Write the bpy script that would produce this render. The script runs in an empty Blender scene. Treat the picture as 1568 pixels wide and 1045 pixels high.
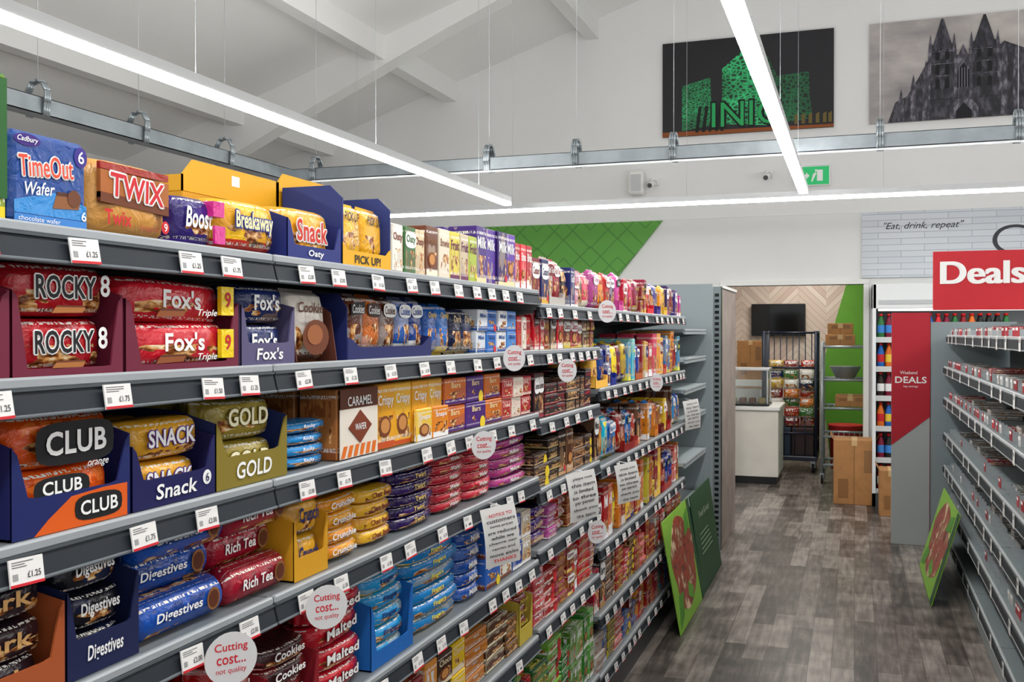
import bpy, math, random, colorsys
from mathutils import Matrix, Vector
R=random.Random(11)
S=bpy.context.scene
try:
    S.view_settings.view_transform='Standard'
    S.view_settings.exposure=0.0
except Exception as e: print(e)

def H(s):
    s=s.lstrip('#'); o=[]
    for i in (0,2,4):
        c=int(s[i:i+2],16)/255
        o.append(c/12.92 if c<=.04045 else ((c+.055)/1.055)**2.4)
    return (o[0],o[1],o[2],1.0)

# ---------------------------------------------------------------- materials
def base(name):
    m=bpy.data.materials.new(name); m.use_nodes=True
    nt=m.node_tree; return m,nt,nt.nodes['Principled BSDF']
def P(name,col,rough=.5,metal=0,emit=None,es=0,noise=0,nscale=5,bump=0,alpha=None,trans=0):
    m,nt,b=base(name)
    c=H(col)
    b.inputs['Base Color'].default_value=c
    b.inputs['Roughness'].default_value=rough; b.inputs['Metallic'].default_value=metal
    if trans: b.inputs['Transmission Weight'].default_value=trans
    if emit:
        b.inputs['Emission Color'].default_value=H(emit); b.inputs['Emission Strength'].default_value=es
    if noise or bump:
        tc=nt.nodes.new('ShaderNodeTexCoord'); n=nt.nodes.new('ShaderNodeTexNoise')
        n.inputs['Scale'].default_value=nscale; n.inputs['Detail'].default_value=4
        nt.links.new(tc.outputs['Object'],n.inputs['Vector'])
        if noise:
            r=nt.nodes.new('ShaderNodeValToRGB')
            r.color_ramp.elements[0].color=tuple(x*(1-noise) for x in c[:3])+(1,)
            r.color_ramp.elements[1].color=tuple(min(1,x*(1+noise)) for x in c[:3])+(1,)
            r.color_ramp.elements[0].position=.3; r.color_ramp.elements[1].position=.7
            nt.links.new(n.outputs['Fac'],r.inputs['Fac']); nt.links.new(r.outputs['Color'],b.inputs['Base Color'])
        if bump:
            bp=nt.nodes.new('ShaderNodeBump'); bp.inputs['Strength'].default_value=bump; bp.inputs['Distance'].default_value=.01
            nt.links.new(n.outputs['Fac'],bp.inputs['Height']); nt.links.new(bp.outputs['Normal'],b.inputs['Normal'])
    return m
class NT:
    def __init__(s,nt): s.nt=nt
    def sock(s,i,v):
        if isinstance(v,bpy.types.NodeSocket): s.nt.links.new(v,i)
        elif v is not None: i.default_value=v
    def m(s,op,a,b=None,c=None):
        n=s.nt.nodes.new('ShaderNodeMath'); n.operation=op
        s.sock(n.inputs[0],a); s.sock(n.inputs[1],b)
        if c is not None: s.sock(n.inputs[2],c)
        return n.outputs[0]
    def mix(s,f,a,b):
        n=s.nt.nodes.new('ShaderNodeMix'); n.data_type='RGBA'
        s.sock(n.inputs[0],f); s.sock(n.inputs[6],a); s.sock(n.inputs[7],b); return n.outputs[2]
    def xyz(s,x,y,z):
        n=s.nt.nodes.new('ShaderNodeCombineXYZ'); s.sock(n.inputs[0],x); s.sock(n.inputs[1],y); s.sock(n.inputs[2],z); return n.outputs[0]
    def noise(s,v,sc,det=2):
        n=s.nt.nodes.new('ShaderNodeTexNoise'); s.nt.links.new(v,n.inputs['Vector']); n.inputs['Scale'].default_value=sc; n.inputs['Detail'].default_value=det; return n.outputs['Fac']
    def attr(s,name):
        n=s.nt.nodes.new('ShaderNodeAttribute'); n.attribute_name=name; return n
    def ramp(s,f,els,const=False):
        n=s.nt.nodes.new('ShaderNodeValToRGB'); s.nt.links.new(f,n.inputs[0]); cr=n.color_ramp
        if const: cr.interpolation='CONSTANT'
        while len(cr.elements)<len(els): cr.elements.new(.5)
        for e,(p,c) in zip(cr.elements,els): e.position=p; e.color=H(c)
        return n.outputs[0]
    def obj(s):
        n=s.nt.nodes.new('ShaderNodeTexCoord'); return n.outputs['Object']
    def sep(s,v):
        n=s.nt.nodes.new('ShaderNodeSeparateXYZ'); s.nt.links.new(v,n.inputs[0]); return n.outputs

def colmat(name,rough,wrinkle=0,spec=.5,prnt=False,metal=0):
    m,nt,b=base(name); g=NT(nt)
    a=g.attr('col').outputs['Color']
    b.inputs['Roughness'].default_value=rough; b.inputs['Metallic'].default_value=metal
    b.inputs['Specular IOR Level'].default_value=spec
    out=a
    if prnt:
        c2=g.attr('col2').outputs['Color']; sd=g.attr('seed').outputs['Fac']
        logo_on=g.m('GREATER_THAN',sd,0); sd=g.m('ABSOLUTE',sd)
        uvn=nt.nodes.new('ShaderNodeUVMap'); uvn.uv_map='uv'
        u,v,_=g.sep(uvn.outputs[0])
        sz=g.m('MULTIPLY',sd,37.0)
        n0=g.noise(g.xyz(u,v,g.m('ADD',sz,9.0)),1.6,1)
        sw=g.m('MULTIPLY',g.m('GREATER_THAN',n0,.56),.25)
        out=g.mix(sw,out,c2)
        v1=g.xyz(u,v,sz)
        n1=g.noise(v1,3.2,2)
        mk=g.m('GREATER_THAN',n1,.52)
        mk=g.m('MULTIPLY',mk,g.m('LESS_THAN',v,.5)); mk=g.m('MULTIPLY',mk,g.m('GREATER_THAN',v,.1))
        mk=g.m('MULTIPLY',mk,g.m('LESS_THAN',g.m('ABSOLUTE',g.m('SUBTRACT',u,.52)),.4))
        n2=g.noise(g.xyz(u,v,g.m('ADD',sz,5.0)),9,3)
        pic=g.ramp(n2,[(.3,'#3a1a0c'),(.45,'#8a4a20'),(.55,'#d9a05c'),(.68,'#f4e2bd')])
        band=g.m('LESS_THAN',v,g.m('MULTIPLY',g.m('FRACT',g.m('MULTIPLY',sd,7.3)),.22))
        out=g.mix(band,out,c2)
        out=g.mix(mk,out,pic)
        n3=g.noise(g.xyz(g.m('MULTIPLY',u,11.0),g.m('MULTIPLY',v,6.0),sz),1.0,0)
        lt=g.m('GREATER_THAN',n3,.47)
        lt=g.m('MULTIPLY',lt,g.m('LESS_THAN',g.m('ABSOLUTE',g.m('SUBTRACT',v,.73)),.12))
        lt=g.m('MULTIPLY',lt,g.m('LESS_THAN',g.m('ABSOLUTE',g.m('SUBTRACT',u,.5)),.37))
        lt=g.m('MULTIPLY',lt,logo_on)
        out=g.mix(lt,out,c2)
        n4=g.noise(g.xyz(g.m('MULTIPLY',u,60.0),g.m('MULTIPLY',v,20.0),sz),1.0,0)
        st=g.m('MULTIPLY',g.m('GREATER_THAN',n4,.5),g.m('LESS_THAN',g.m('ABSOLUTE',g.m('SUBTRACT',v,.9)),.025))
        st2=g.m('MULTIPLY',g.m('GREATER_THAN',n4,.52),g.m('LESS_THAN',g.m('ABSOLUTE',g.m('SUBTRACT',v,.13)),.03))
        st=g.m('MAXIMUM',st,g.m('MULTIPLY',st2,.8))
        out=g.mix(st,out,H('#e8e4dc'))
    nt.links.new(out,b.inputs['Base Color'])
    if wrinkle:
        n=nt.nodes.new('ShaderNodeTexNoise'); n.inputs['Scale'].default_value=42; n.inputs['Detail'].default_value=3; n.inputs['Distortion'].default_value=1.4
        nt.links.new(g.obj(),n.inputs['Vector'])
        bp=nt.nodes.new('ShaderNodeBump'); bp.inputs['Strength'].default_value=wrinkle; bp.inputs['Distance'].default_value=.006
        nt.links.new(n.outputs['Fac'],bp.inputs['Height']); nt.links.new(bp.outputs['Normal'],b.inputs['Normal'])
    return m
M_COL=colmat('painted_colour',.55,spec=.35)
M_CARD=colmat('printed_card',.55,spec=.3)
M_PRINT=colmat('printed_carton',.42,prnt=True,spec=.35)
M_WRAP=colmat('printed_foil_wrap',.24,wrinkle=.6,prnt=True,spec=.42)
M_FILM=colmat('plain_foil_wrap',.26,wrinkle=.5,spec=.42)
M_METAL=colmat('painted_steel',.4,spec=.45)
M_STRIP=colmat('ticket_strip_plastic',.6,spec=.22)
M_GALV=P('galvanised_steel','#a3abb0',.38,.6,noise=.12,nscale=9)
M_WIRE=P('suspension_wire','#c4c6c8',.4,.2)
M_WALL=P('white_painted_wall','#e8e8e7',.85,noise=.02,nscale=1.3,bump=.03)
M_CEIL=P('white_ceiling_board','#eaeae8',.9,noise=.02,nscale=.8)
M_BEAM=P('white_boxed_beam','#e8e8e6',.85)
M_TUBE=P('led_diffuser','#ffffff',.4,emit='#fffefb',es=37)
M_UPFILL=P('added_ceiling_fill','#ffffff',.4,emit='#fffefb',es=54)  # glow added on top of the strips to brighten the ceiling
M_SOFT=P('fridge_light_diffuser','#ffffff',.4,emit='#fffdf8',es=3)
M_ALU=P('aluminium_body','#d8dadb',.4,.3)
M_BLACK=P('black_plastic','#0c0d0f',.3)
M_GLASS=P('clear_glass','#f0f8f8',.03,trans=.95)
M_CARDB=P('corrugated_cardboard','#a97847',.8,noise=.12,nscale=12)
M_WHITE=P('white_laminate','#e9e9e6',.4)

# ---------------------------------------------------------------- mesh builder
ID=Matrix.Identity(4)
def LF(x,y,z):
    return Matrix(((0,0,1,x),(1,0,0,y),(0,1,0,z),(0,0,0,1)))
def RF(x,y,z):
    return Matrix(((0,0,-1,x),(-1,0,0,y),(0,1,0,z),(0,0,0,1)))
def WF(x,y,z):
    return Matrix(((1,0,0,x),(0,0,-1,y),(0,1,0,z),(0,0,0,1)))
W_=H('#f2f2f0'); K_=H('#15161a')
class MB:
    def __init__(s,name):
        s.name=name; s.v=[]; s.f=[]; s.mi=[]; s.c=[]; s.c2=[]; s.sd=[]; s.uv=[]; s.sm=[]; s.mats=[]
    def mat(s,m):
        if m not in s.mats: s.mats.append(m)
        return s.mats.index(m)
    def face(s,idx,m,col=W_,col2=W_,seed=.5,uv=None,smooth=False):
        s.f.append(idx); s.mi.append(s.mat(m)); s.c.append(col); s.c2.append(col2); s.sd.append(seed); s.sm.append(smooth)
        s.uv.extend(uv if uv else [(.03,.97)]*len(idx))
    def pts(s,M,ps):
        n=len(s.v); s.v.extend([tuple(M@Vector(p)) for p in ps]); return n
    def box(s,M,x0,x1,y0,y1,z0,z1,m,col=W_,col2=W_,seed=.5,b=.0):
        if b<=0:
            n=s.pts(M,[(x0,y0,z0),(x1,y0,z0),(x1,y1,z0),(x0,y1,z0),(x0,y0,z1),(x1,y0,z1),(x1,y1,z1),(x0,y1,z1)])
            U=[(0,0),(1,0),(1,1),(0,1)]
            for q,uv in (((4,5,6,7),U),((1,0,3,2),U),((5,1,2,6),U),((0,4,7,3),U),((7,6,2,3),U),((0,1,5,4),U)):
                s.face([n+i for i in q],m,col,col2,seed,uv)
            return
        b=min(b,(x1-x0)*.3,(y1-y0)*.3,(z1-z0)*.3)
        lo=(x0,y0,z0); hi=(x1,y1,z1); c=[(lo[i]+hi[i])/2 for i in range(3)]
        ps=[];ix={}
        for sx in (0,1):
            for sy in (0,1):
                for sz in (0,1):
                    sg=(sx,sy,sz)
                    for a in range(3):
                        p=[(hi if sg[i] else lo)[i]+(0 if i==a else (-b if sg[i] else b)) for i in range(3)]
                        ix[(sg,a)]=len(ps); ps.append(p)
        n=s.pts(M,ps)
        def add(q,uv=None):
            P0=[Vector(ps[i]) for i in q]
            nn=(P0[1]-P0[0]).cross(P0[2]-P0[0]); ce=sum(P0,Vector())/len(q)-Vector(c)
            if nn.dot(ce)<0:
                q=q[::-1]; uv=uv[::-1] if uv else None
            s.face([n+i for i in q],m,col,col2,seed,uv)
        for a in range(3):
            o=[i for i in range(3) if i!=a]
            for sg in (0,1):
                q=[];uv=[]
                for (p1,p2) in ((0,0),(1,0),(1,1),(0,1)):
                    t=[0,0,0]; t[a]=sg; t[o[0]]=p1; t[o[1]]=p2
                    q.append(ix[(tuple(t),a)])
                    uv.append((p2,p1) if a==0 else (p1,p2))
                if a==0: uv=[(1-w_ if sg==0 else w_,h_) for (w_,h_) in uv]
                add(q,uv)
        for a in range(3):
            o=[i for i in range(3) if i!=a]
            for s1 in (0,1):
                for s2 in (0,1):
                    q=[]
                    for (e,ax) in ((0,o[0]),(1,o[0]),(1,o[1]),(0,o[1])):
                        t=[0,0,0]; t[a]=e; t[o[0]]=s1; t[o[1]]=s2
                        q.append(ix[(tuple(t),ax)])
                    add(q)
        for sx in (0,1):
            for sy in (0,1):
                for sz in (0,1):
                    add([ix[((sx,sy,sz),a)] for a in range(3)])
    def extr(s,M,pts,axis,t0,t1,m,col=W_,col2=W_,seed=.5):
        def mk(p,t):
            return {0:(t,p[0],p[1]),1:(p[1],t,p[0]),2:(p[0],p[1],t)}[axis]
        k=len(pts); n=s.pts(M,[mk(p,t0) for p in pts]+[mk(p,t1) for p in pts])
        mx=[min(p[i] for p in pts) for i in (0,1)]; Mx=[max(p[i] for p in pts) for i in (0,1)]
        uv=[((p[0]-mx[0])/(Mx[0]-mx[0]+1e-9),(p[1]-mx[1])/(Mx[1]-mx[1]+1e-9)) for p in pts]
        s.face([n+k+i for i in range(k)],m,col,col2,seed,uv)
        s.face([n+k-1-i for i in range(k)],m,col,col2,seed,uv[::-1])
        for i in range(k):
            j=(i+1)%k; s.face([n+i,n+j,n+k+j,n+k+i],m,col,col2,seed)
    def oval(s,M,cx,cy,rx,ry,z,col,n=18,p=1.0,mat=None):
        ps=[]
        for i in range(n):
            a=2*math.pi*i/n; c,sn=math.cos(a),math.sin(a)
            ps.append((cx+rx*math.copysign(abs(c)**p,c),cy+ry*math.copysign(abs(sn)**p,sn),z))
        k=s.pts(M,ps); s.face([k+i for i in range(n)],mat or M_COL,col)
    def tube(s,M,a,b,r,m,col=W_,seg=8,r2=None,cap=True):
        a=Vector(a);b=Vector(b);d=(b-a).normalized(); r2=r if r2 is None else r2
        t=Vector((0,0,1)) if abs(d.z)<.9 else Vector((1,0,0))
        u=d.cross(t).normalized(); w=d.cross(u)
        ps=[]
        for c,rr in ((a,r),(b,r2)):
            for i in range(seg):
                an=2*math.pi*i/seg; ps.append(c+(u*math.cos(an)+w*math.sin(an))*rr)
        n=s.pts(M,ps)
        for i in range(seg):
            j=(i+1)%seg; s.face([n+i,n+j,n+seg+j,n+seg+i],m,col,smooth=True)
        if cap:
            s.face([n+seg-1-i for i in range(seg)],m,col); s.face([n+seg+i for i in range(seg)],m,col)
    def lathe(s,M,prof,m,col=W_,seg=14,cols=None):
        ps=[]
        for r,z in prof:
            for i in range(seg):
                an=2*math.pi*i/seg; ps.append((r*math.cos(an),r*math.sin(an),z))
        n=s.pts(M,ps)
        for k in range(len(prof)-1):
            for i in range(seg):
                j=(i+1)%seg; s.face([n+k*seg+i,n+k*seg+j,n+(k+1)*seg+j,n+(k+1)*seg+i],m,cols[k] if cols else col,smooth=True)
        s.face([n+seg-1-i for i in range(seg)],m,col); s.face([n+(len(prof)-1)*seg+i for i in range(seg)],m,col)
    def pillow(s,M,w,h,d,m,col,col2,seed,vert=False):
        L,Hh=(h,w) if vert else (w,h)
        us=[0,.035,.04,.1,.3,.5,.7,.9,.96,.965,1]; ds=[.02,.02,.25,.8,1,1,1,.8,.25,.02,.02]; hs=[.93,.93,.95,.985,1,1,1,.985,.95,.93,.93]
        seg=14; ps=[];uvs=[]
        for u,dd,hh in zip(us,ds,hs):
            for i in range(seg):
                an=2*math.pi*(i+.5)/seg; ca,sa=math.cos(an),math.sin(an)
                e=.5
                yy=math.copysign(abs(sa)**e,sa)*Hh/2*hh; zz=math.copysign(abs(ca)**e,ca)*d/2*dd
                lx=u*L; ly=yy+Hh/2; lz=zz-d/2
                if vert: ps.append((ly,lx,lz)); uvs.append((ly/Hh,u))
                else: ps.append((lx,ly,lz)); uvs.append((u,ly/Hh))
        n=s.pts(M,ps)
        for k in range(len(us)-1):
            for i in range(seg):
                j=(i+1)%seg; q=[k*seg+i,(k+1)*seg+i,(k+1)*seg+j,k*seg+j]
                if vert: q=q[::-1]
                s.face([n+a for a in q],m,col,col2,seed,[uvs[a] for a in q],smooth=True)
        for k in (0,len(us)-1):
            q=[n+k*seg+i for i in range(seg)]
            s.face(q if k else q[::-1],m,col,col2,seed)
    def roll(s,M,L,r,m,col,col2,seed):
        us=[0,.02,.03,.07,.3,.5,.7,.93,.97,.98,1]; rs=[.5,.45,.8,1,1,1,1,1,.8,.45,.5]
        seg=16; ps=[];uvs=[]
        for u,rr in zip(us,rs):
            for i in range(seg+1):
                an=2*math.pi*i/seg-math.pi/2-.6
                ps.append((u*L,r+math.sin(an)*r*rr,-r+math.cos(an)*r*rr)); uvs.append((u,(i/seg*2)%1.0001))
        n=s.pts(M,ps); g=seg+1
        for k in range(len(us)-1):
            for i in range(seg):
                q=[k*g+i,(k+1)*g+i,(k+1)*g+i+1,k*g+i+1]
                s.face([n+a for a in q],m,col,col2,seed,[uvs[a] for a in q],smooth=True)
        for k in (0,len(us)-1):
            s.face([n+k*g+i for i in range(seg)],m,col,col2,seed)
    def tray(s,M,w,h,d,col,hf=.35,t=.003,col2=None):
        col2=col2 or col
        s.box(M,0,w,0,t,-d,0,M_CARD,col)
        for x in (0,w-t):
            s.extr(M,[(0,-d),(h,-d),(h*.95,-d*.35),(h*.8,-.0),(0,0)][::-1],0,x,x+t,M_CARD,col)
        f=hf*h
        s.extr(M,[(0,0),(w,0),(w,h*.8),(w*.96,h*.74),(w*.88,f*1.05),(w*.82,f),(w*.18,f),(w*.12,f*1.05),(w*.04,h*.74),(0,h*.8)],2,-t+.001,.001,M_CARD,col2)
    def text(s,M,word,cx,cy,w,h,col,z=.0015,bold=.02,shear=0,clamp=1.7,mat=None,rot=0,res=3):
        vs,fs,tw,th=textgeo(word,bold,shear,res)
        sx=w/tw; sy=h/th
        if sx>sy*clamp: sx=sy*clamp
        if sy>sx*clamp: sy=sx*clamp
        c,sn=math.cos(rot),math.sin(rot)
        ps=[]
        for a,b in vs:
            X=(a-tw/2)*sx; Y=(b-th/2)*sy
            ps.append((cx+X*c-Y*sn,cy+X*sn+Y*c,z))
        n=s.pts(M,ps)
        for f in fs: s.face([n+i for i in f],mat or M_COL,col)
    def otext(s,M,word,cx,cy,w,h,col,ocol,z=.0015,**k):
        # outlined lettering: layered copies (each on its own height) in the outline colour under the word
        ow=k.pop('ow',.07)*h*.9
        for i,(dx,dy) in enumerate(((-1,0),(1,0),(0,-1),(0,1),(-.7,-.7),(.7,.7),(-.7,.7),(.7,-.7))):
            s.text(M,word,cx+dx*ow,cy+dy*ow,w,h,ocol,z=z+i*.00012,**k)
        s.text(M,word,cx,cy,w,h,col,z=z+.0013,**k)
    def build(s):
        me=bpy.data.meshes.new(s.name); me.from_pydata(s.v,[],s.f)
        for m in s.mats: me.materials.append(m)
        me.polygons.foreach_set('material_index',s.mi); me.polygons.foreach_set('use_smooth',s.sm)
        for nm,arr in (('col',s.c),('col2',s.c2)):
            a=me.attributes.new(nm,'FLOAT_COLOR','FACE'); a.data.foreach_set('color',[x for c in arr for x in c])
        a=me.attributes.new('seed','FLOAT','FACE'); a.data.foreach_set('value',s.sd)
        uv=me.uv_layers.new(name='uv'); uv.data.foreach_set('uv',[x for p in s.uv for x in p])
        me.update(); ob=bpy.data.objects.new(s.name,me); S.collection.objects.link(ob); return ob
_tc={}
def textgeo(word,bold=.02,shear=0,res=3):
    k=(word,bold,shear,res)
    if k in _tc: return _tc[k]
    cu=bpy.data.curves.new('t','FONT'); cu.body=word; cu.offset=bold; cu.resolution_u=res; cu.shear=shear; cu.space_character=1+max(0,bold)*1.6
    ob=bpy.data.objects.new('t',cu); S.collection.objects.link(ob)
    dg=bpy.context.evaluated_depsgraph_get(); me=bpy.data.meshes.new_from_object(ob.evaluated_get(dg))
    vs=[(v.co.x,v.co.y) for v in me.vertices]; fs=[]
    for p in me.polygons:
        q=list(p.vertices); fs.append(q if p.normal.z>0 else q[::-1])
    mx=min(v[0] for v in vs); my=min(v[1] for v in vs)
    vs=[(a-mx,b-my) for a,b in vs]; tw=max(v[0] for v in vs); th=max(v[1] for v in vs)
    bpy.data.objects.remove(ob); bpy.data.curves.remove(cu); bpy.data.meshes.remove(me)
    _tc[k]=(vs,fs,tw,th); return _tc[k]

# ---------------------------------------------------------------- room shell
YW=10.4
def cz(x): return 5.85+.332*x if x<=3 else 6.846-.332*(x-3)
def ext_xz(mb,pts,y0,y1,m,col=W_):
    mb.extr(ID,[(z,x) for x,z in pts],1,y0,y1,m,col)
w=MB('wall_far')
ext_xz(w,[(-9,0),(-9,cz(-9)),(3,cz(3)),(8,cz(8)),(8,0),(.075,0),(.075,2.08),(-1.26,2.08),(-1.26,0)],YW,YW+.12,M_WALL)
w.build()
w=MB('wall_left'); w.box(ID,-9.12,-9,-3,YW,0,cz(-9),M_WALL); w.build()
c=MB('ceiling')
ext_xz(c,[(-9.1,cz(-9.1)),(-9.1,cz(-9.1)+.15),(3,cz(3)+.15),(8,cz(8)+.15),(8,cz(8)),(3,cz(3))],-3,YW+.12,M_CEIL)
c.build()
rf=MB('roof_beams')
for yb in (8.67,4.3,0.0):
    ext_xz(rf,[(-9,cz(-9)-.75),(-9,cz(-9)),(3,cz(3)),(8,cz(8)),(8,cz(8)-.3),(3,cz(3)-.13),(-2.6,cz(-2.6)-.13),(-3.6,cz(-3.6)-.2),(-5.28,cz(-5.28)-.38),(-7,cz(-7)-.6)],yb-.1,yb+.1,M_BEAM)
for xp in (-7.4,-5.9,-4.33,-2.68,-1.0,.7):
    ext_xz(rf,[(xp-.07,cz(xp)-.2),(xp-.07,cz(xp)+.02),(xp+.07,cz(xp)+.05),(xp+.07,cz(xp)-.2)],-3,YW,M_BEAM)
rf.build()

m,nt,b=base('grey_wood_vinyl_planks'); g=NT(nt)
ob=g.obj(); mp=nt.nodes.new('ShaderNodeMapping'); mp.inputs['Rotation'].default_value=(0,0,math.pi/2); nt.links.new(ob,mp.inputs['Vector'])
br=nt.nodes.new('ShaderNodeTexBrick'); nt.links.new(mp.outputs[0],br.inputs['Vector'])
br.inputs['Scale'].default_value=1; br.inputs['Brick Width'].default_value=.62; br.inputs['Row Height'].default_value=.105
br.inputs['Mortar Size'].default_value=.0012; br.inputs['Color1'].default_value=(0,0,0,1); br.inputs['Color2'].default_value=(1,1,1,1); br.inputs['Mortar'].default_value=(.2,.2,.2,1); br.offset=.37
mp2=nt.nodes.new('ShaderNodeMapping'); mp2.inputs['Scale'].default_value=(14,1.6,1); nt.links.new(ob,mp2.inputs['Vector'])
n1=g.noise(mp2.outputs[0],2.6,6); n2=g.noise(ob,5.5,5)
bw=nt.nodes.new('ShaderNodeRGBToBW'); nt.links.new(br.outputs['Color'],bw.inputs[0])
f=g.m('ADD',g.m('MULTIPLY',bw.outputs[0],.45),g.m('ADD',g.m('MULTIPLY',n1,.8),g.m('MULTIPLY',n2,.7)))
f=g.m('SUBTRACT',f,.5)
col=g.ramp(f,[(.2,'#342e2a'),(.42,'#5a524d'),(.6,'#7a716b'),(.85,'#9e958e')])
col=g.mix(br.outputs['Fac'],col,H('#2c2826'))
nt.links.new(col,b.inputs['Base Color']); b.inputs['Roughness'].default_value=.33
M_FLOOR=m
fl=MB('floor'); fl.box(ID,-9,8,-3,14,-.1,0,M_FLOOR); fl.build()

t=MB('trim_1'); t.box(ID,-9,8,YW-.006,YW,2.79,2.80,M_WHITE); t.build()
t=MB('baseboard_far'); t.box(ID,.14,8,YW-.02,YW,0,.1,M_COL,H('#8f9294')); t.box(ID,-9,-1.33,YW-.02,YW,0,.1,M_COL,H('#8f9294')); t.build()
d=MB('trim_2')
d.box(ID,-1.32,-1.26,YW-.03,YW+.13,0,2.08,M_WHITE,b=.004); d.box(ID,.075,.13,YW-.03,YW+.13,0,2.08,M_WHITE,b=.004); d.box(ID,-1.32,.13,YW-.03,YW+.13,2.08,2.13,M_WHITE,b=.004)
d.build()

# ---------------------------------------------------------------- back room
m,nt,b=base('chevron_wood_cladding'); g=NT(nt); X,Y,Z=g.sep(g.obj())
pp=g.m('PINGPONG',X,.35); vv=g.m('ADD',Z,pp); fr=g.m('FRACT',g.m('MULTIPLY',vv,11.0)); ln=g.m('LESS_THAN',fr,.1)
idn=g.noise(g.xyz(g.m('FLOOR',g.m('MULTIPLY',vv,11.0)),g.m('FLOOR',g.m('MULTIPLY',X,2.857)),0.0),.77,0)
col=g.ramp(idn,[(.3,'#c8b3a8'),(.5,'#d2c1b6'),(.7,'#dbcec5')]); col=g.mix(ln,col,H('#b09a8a'))
nt.links.new(col,b.inputs['Base Color']); b.inputs['Roughness'].default_value=.6
M_CHEV=m
M_GREEN=P('green_paint','#5f9e2c',.6,noise=.05)
wb=MB('wall_back_room'); wb.box(ID,-3,2,13.2,13.3,0,2.6,M_CHEV)
ext_xz(wb,[(-.42,1.1),(.0,2.6),(2,2.6),(2,0),(-.3,0)],13.18,13.2,M_GREEN)
wb.build()
wb=MB('wall_back_room_left'); wb.box(ID,-2.2,-2.1,YW+.12,13.2,0,2.6,M_WALL); wb.build()
wb=MB('wall_back_room_right'); wb.box(ID,1.3,1.4,YW+.12,13.2,0,2.6,M_GREEN); wb.build()
wb=MB('ceiling_back_room'); wb.box(ID,-2.2,1.4,YW+.12,13.3,2.6,2.68,M_CEIL); wb.build()
M_ROOMFILL=P('added_room_fill','#ffffff',.4,emit='#fff8ee',es=18)  # glow of the panels added for the back room
wb=MB('added_fill_panel')  # unseen panels, added to light the back room
for yy in (11.2,12.4):
    wb.box(ID,-.9,-.3,yy-.25,yy+.25,2.57,2.599,M_ALU); wb.box(ID,-.88,-.32,yy-.23,yy+.23,2.565,2.57,M_ROOMFILL)
wb.build()
tv=MB('wall_television'); tv.box(WF(0,0,0),-1.27,-.60,1.56,1.97,-13.17,-13.12,M_BLACK,b=.006); tv.box(WF(0,0,0),-1.255,-.615,1.58,1.955,-13.12,-13.117,P('tv_screen','#07080a',.08)); tv.box(WF(0,0,0),-1.0,-.85,1.7,1.8,-13.199,-13.16,M_BLACK); tv.build()

ct=MB('service_counter')
M_PALEW=P('pale_wood_laminate','#dcd7cd',.5,noise=.06,nscale=4)
ct.box(ID,-1.5,-.76,10.72,11.5,.08,.78,M_PALEW,b=.004); ct.box(ID,-1.48,-.78,10.75,11.5,0,.08,M_BLACK); ct.box(ID,-1.52,-.74,10.69,11.52,.78,.82,M_WHITE,b=.005)
ct.box(ID,-.765,-.757,10.74,11.45,.1,.76,M_WHITE)
ct.build()
gd=MB('glass_display_case')
for x in (-1.42,-.88):
    for y in (10.8,11.2): gd.tube(ID,(x,y,.82),(x,y,1.2),.01,M_ALU)
gd.box(ID,-1.44,-.86,10.78,11.22,1.2,1.22,M_ALU); gd.box(ID,-1.44,-.86,10.78,11.22,.821,.84,M_BLACK); gd.box(ID,-1.42,-.88,10.79,10.795,.84,1.2,M_GLASS); gd.box(ID,-.882,-.878,10.8,11.2,.84,1.2,M_GLASS); gd.box(ID,-1.42,-.88,10.8,11.2,1.0,1.006,M_GLASS)
for i in range(5): gd.box(ID,-1.38+i*.1,-1.31+i*.1,10.88,11.0,.84,.9,M_COL,H(R.choice(['#c98a3c','#8a4a22','#d9b46a'])),b=.01)
gd.build()
rc=MB('roll_cage'); NV=H('#1a2238')
x0,x1,y0,y1=-1.0,-.42,11.75,12.4
for x in (x0,x1):
    for y in (y0,y1): rc.tube(ID,(x,y,.18),(x,y,1.62),.018,M_METAL,NV)
    for z in (.35,.7,1.05,1.6): rc.tube(ID,(x,y0,z),(x,y1,z),.012,M_METAL,NV)
    for k in range(1,6): rc.tube(ID,(x,y0+(y1-y0)*k/6,.2),(x,y0+(y1-y0)*k/6,1.6),.007,M_METAL,NV,6)
for z in (.35,.8,1.2,1.6): rc.tube(ID,(x0,y1,z),(x1,y1,z),.012,M_METAL,NV)
for k in range(1,8): rc.tube(ID,(x0+(x1-x0)*k/8,y1,.2),(x0+(x1-x0)*k/8,y1,1.6),.007,M_METAL,NV,6)
for z in (.45,1.2): rc.tube(ID,(x0,y0,z),(x1,y0,z),.012,M_METAL,NV)
for k in range(1,5): rc.tube(ID,(x0+(x1-x0)*k/5,y0,.2),(x0+(x1-x0)*k/5,y0,.65),.006,M_METAL,NV,6)
rc.box(ID,x0-.02,x1+.02,y0-.02,y1+.02,.14,.19,M_METAL,NV,b=.008)
for x in (x0+.03,x1-.03):
    for y in (y0+.04,y1-.04):
        rc.tube(ID,(x-.015,y,.055),(x+.015,y,.055),.055,M_BLACK,seg=14); rc.box(ID,x-.025,x+.025,y-.02,y+.02,.06,.14,M_GALV)
rc.box(ID,x0+.03,x0+.3,y0+.05,y1-.1,.19,.5,M_COL,H('#2a3a4a'),b=.004); rc.box(ID,x0+.31,x1-.03,y0+.08,y1-.1,.19,.5,M_COL,H('#3a2a2c'),b=.004)
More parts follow.
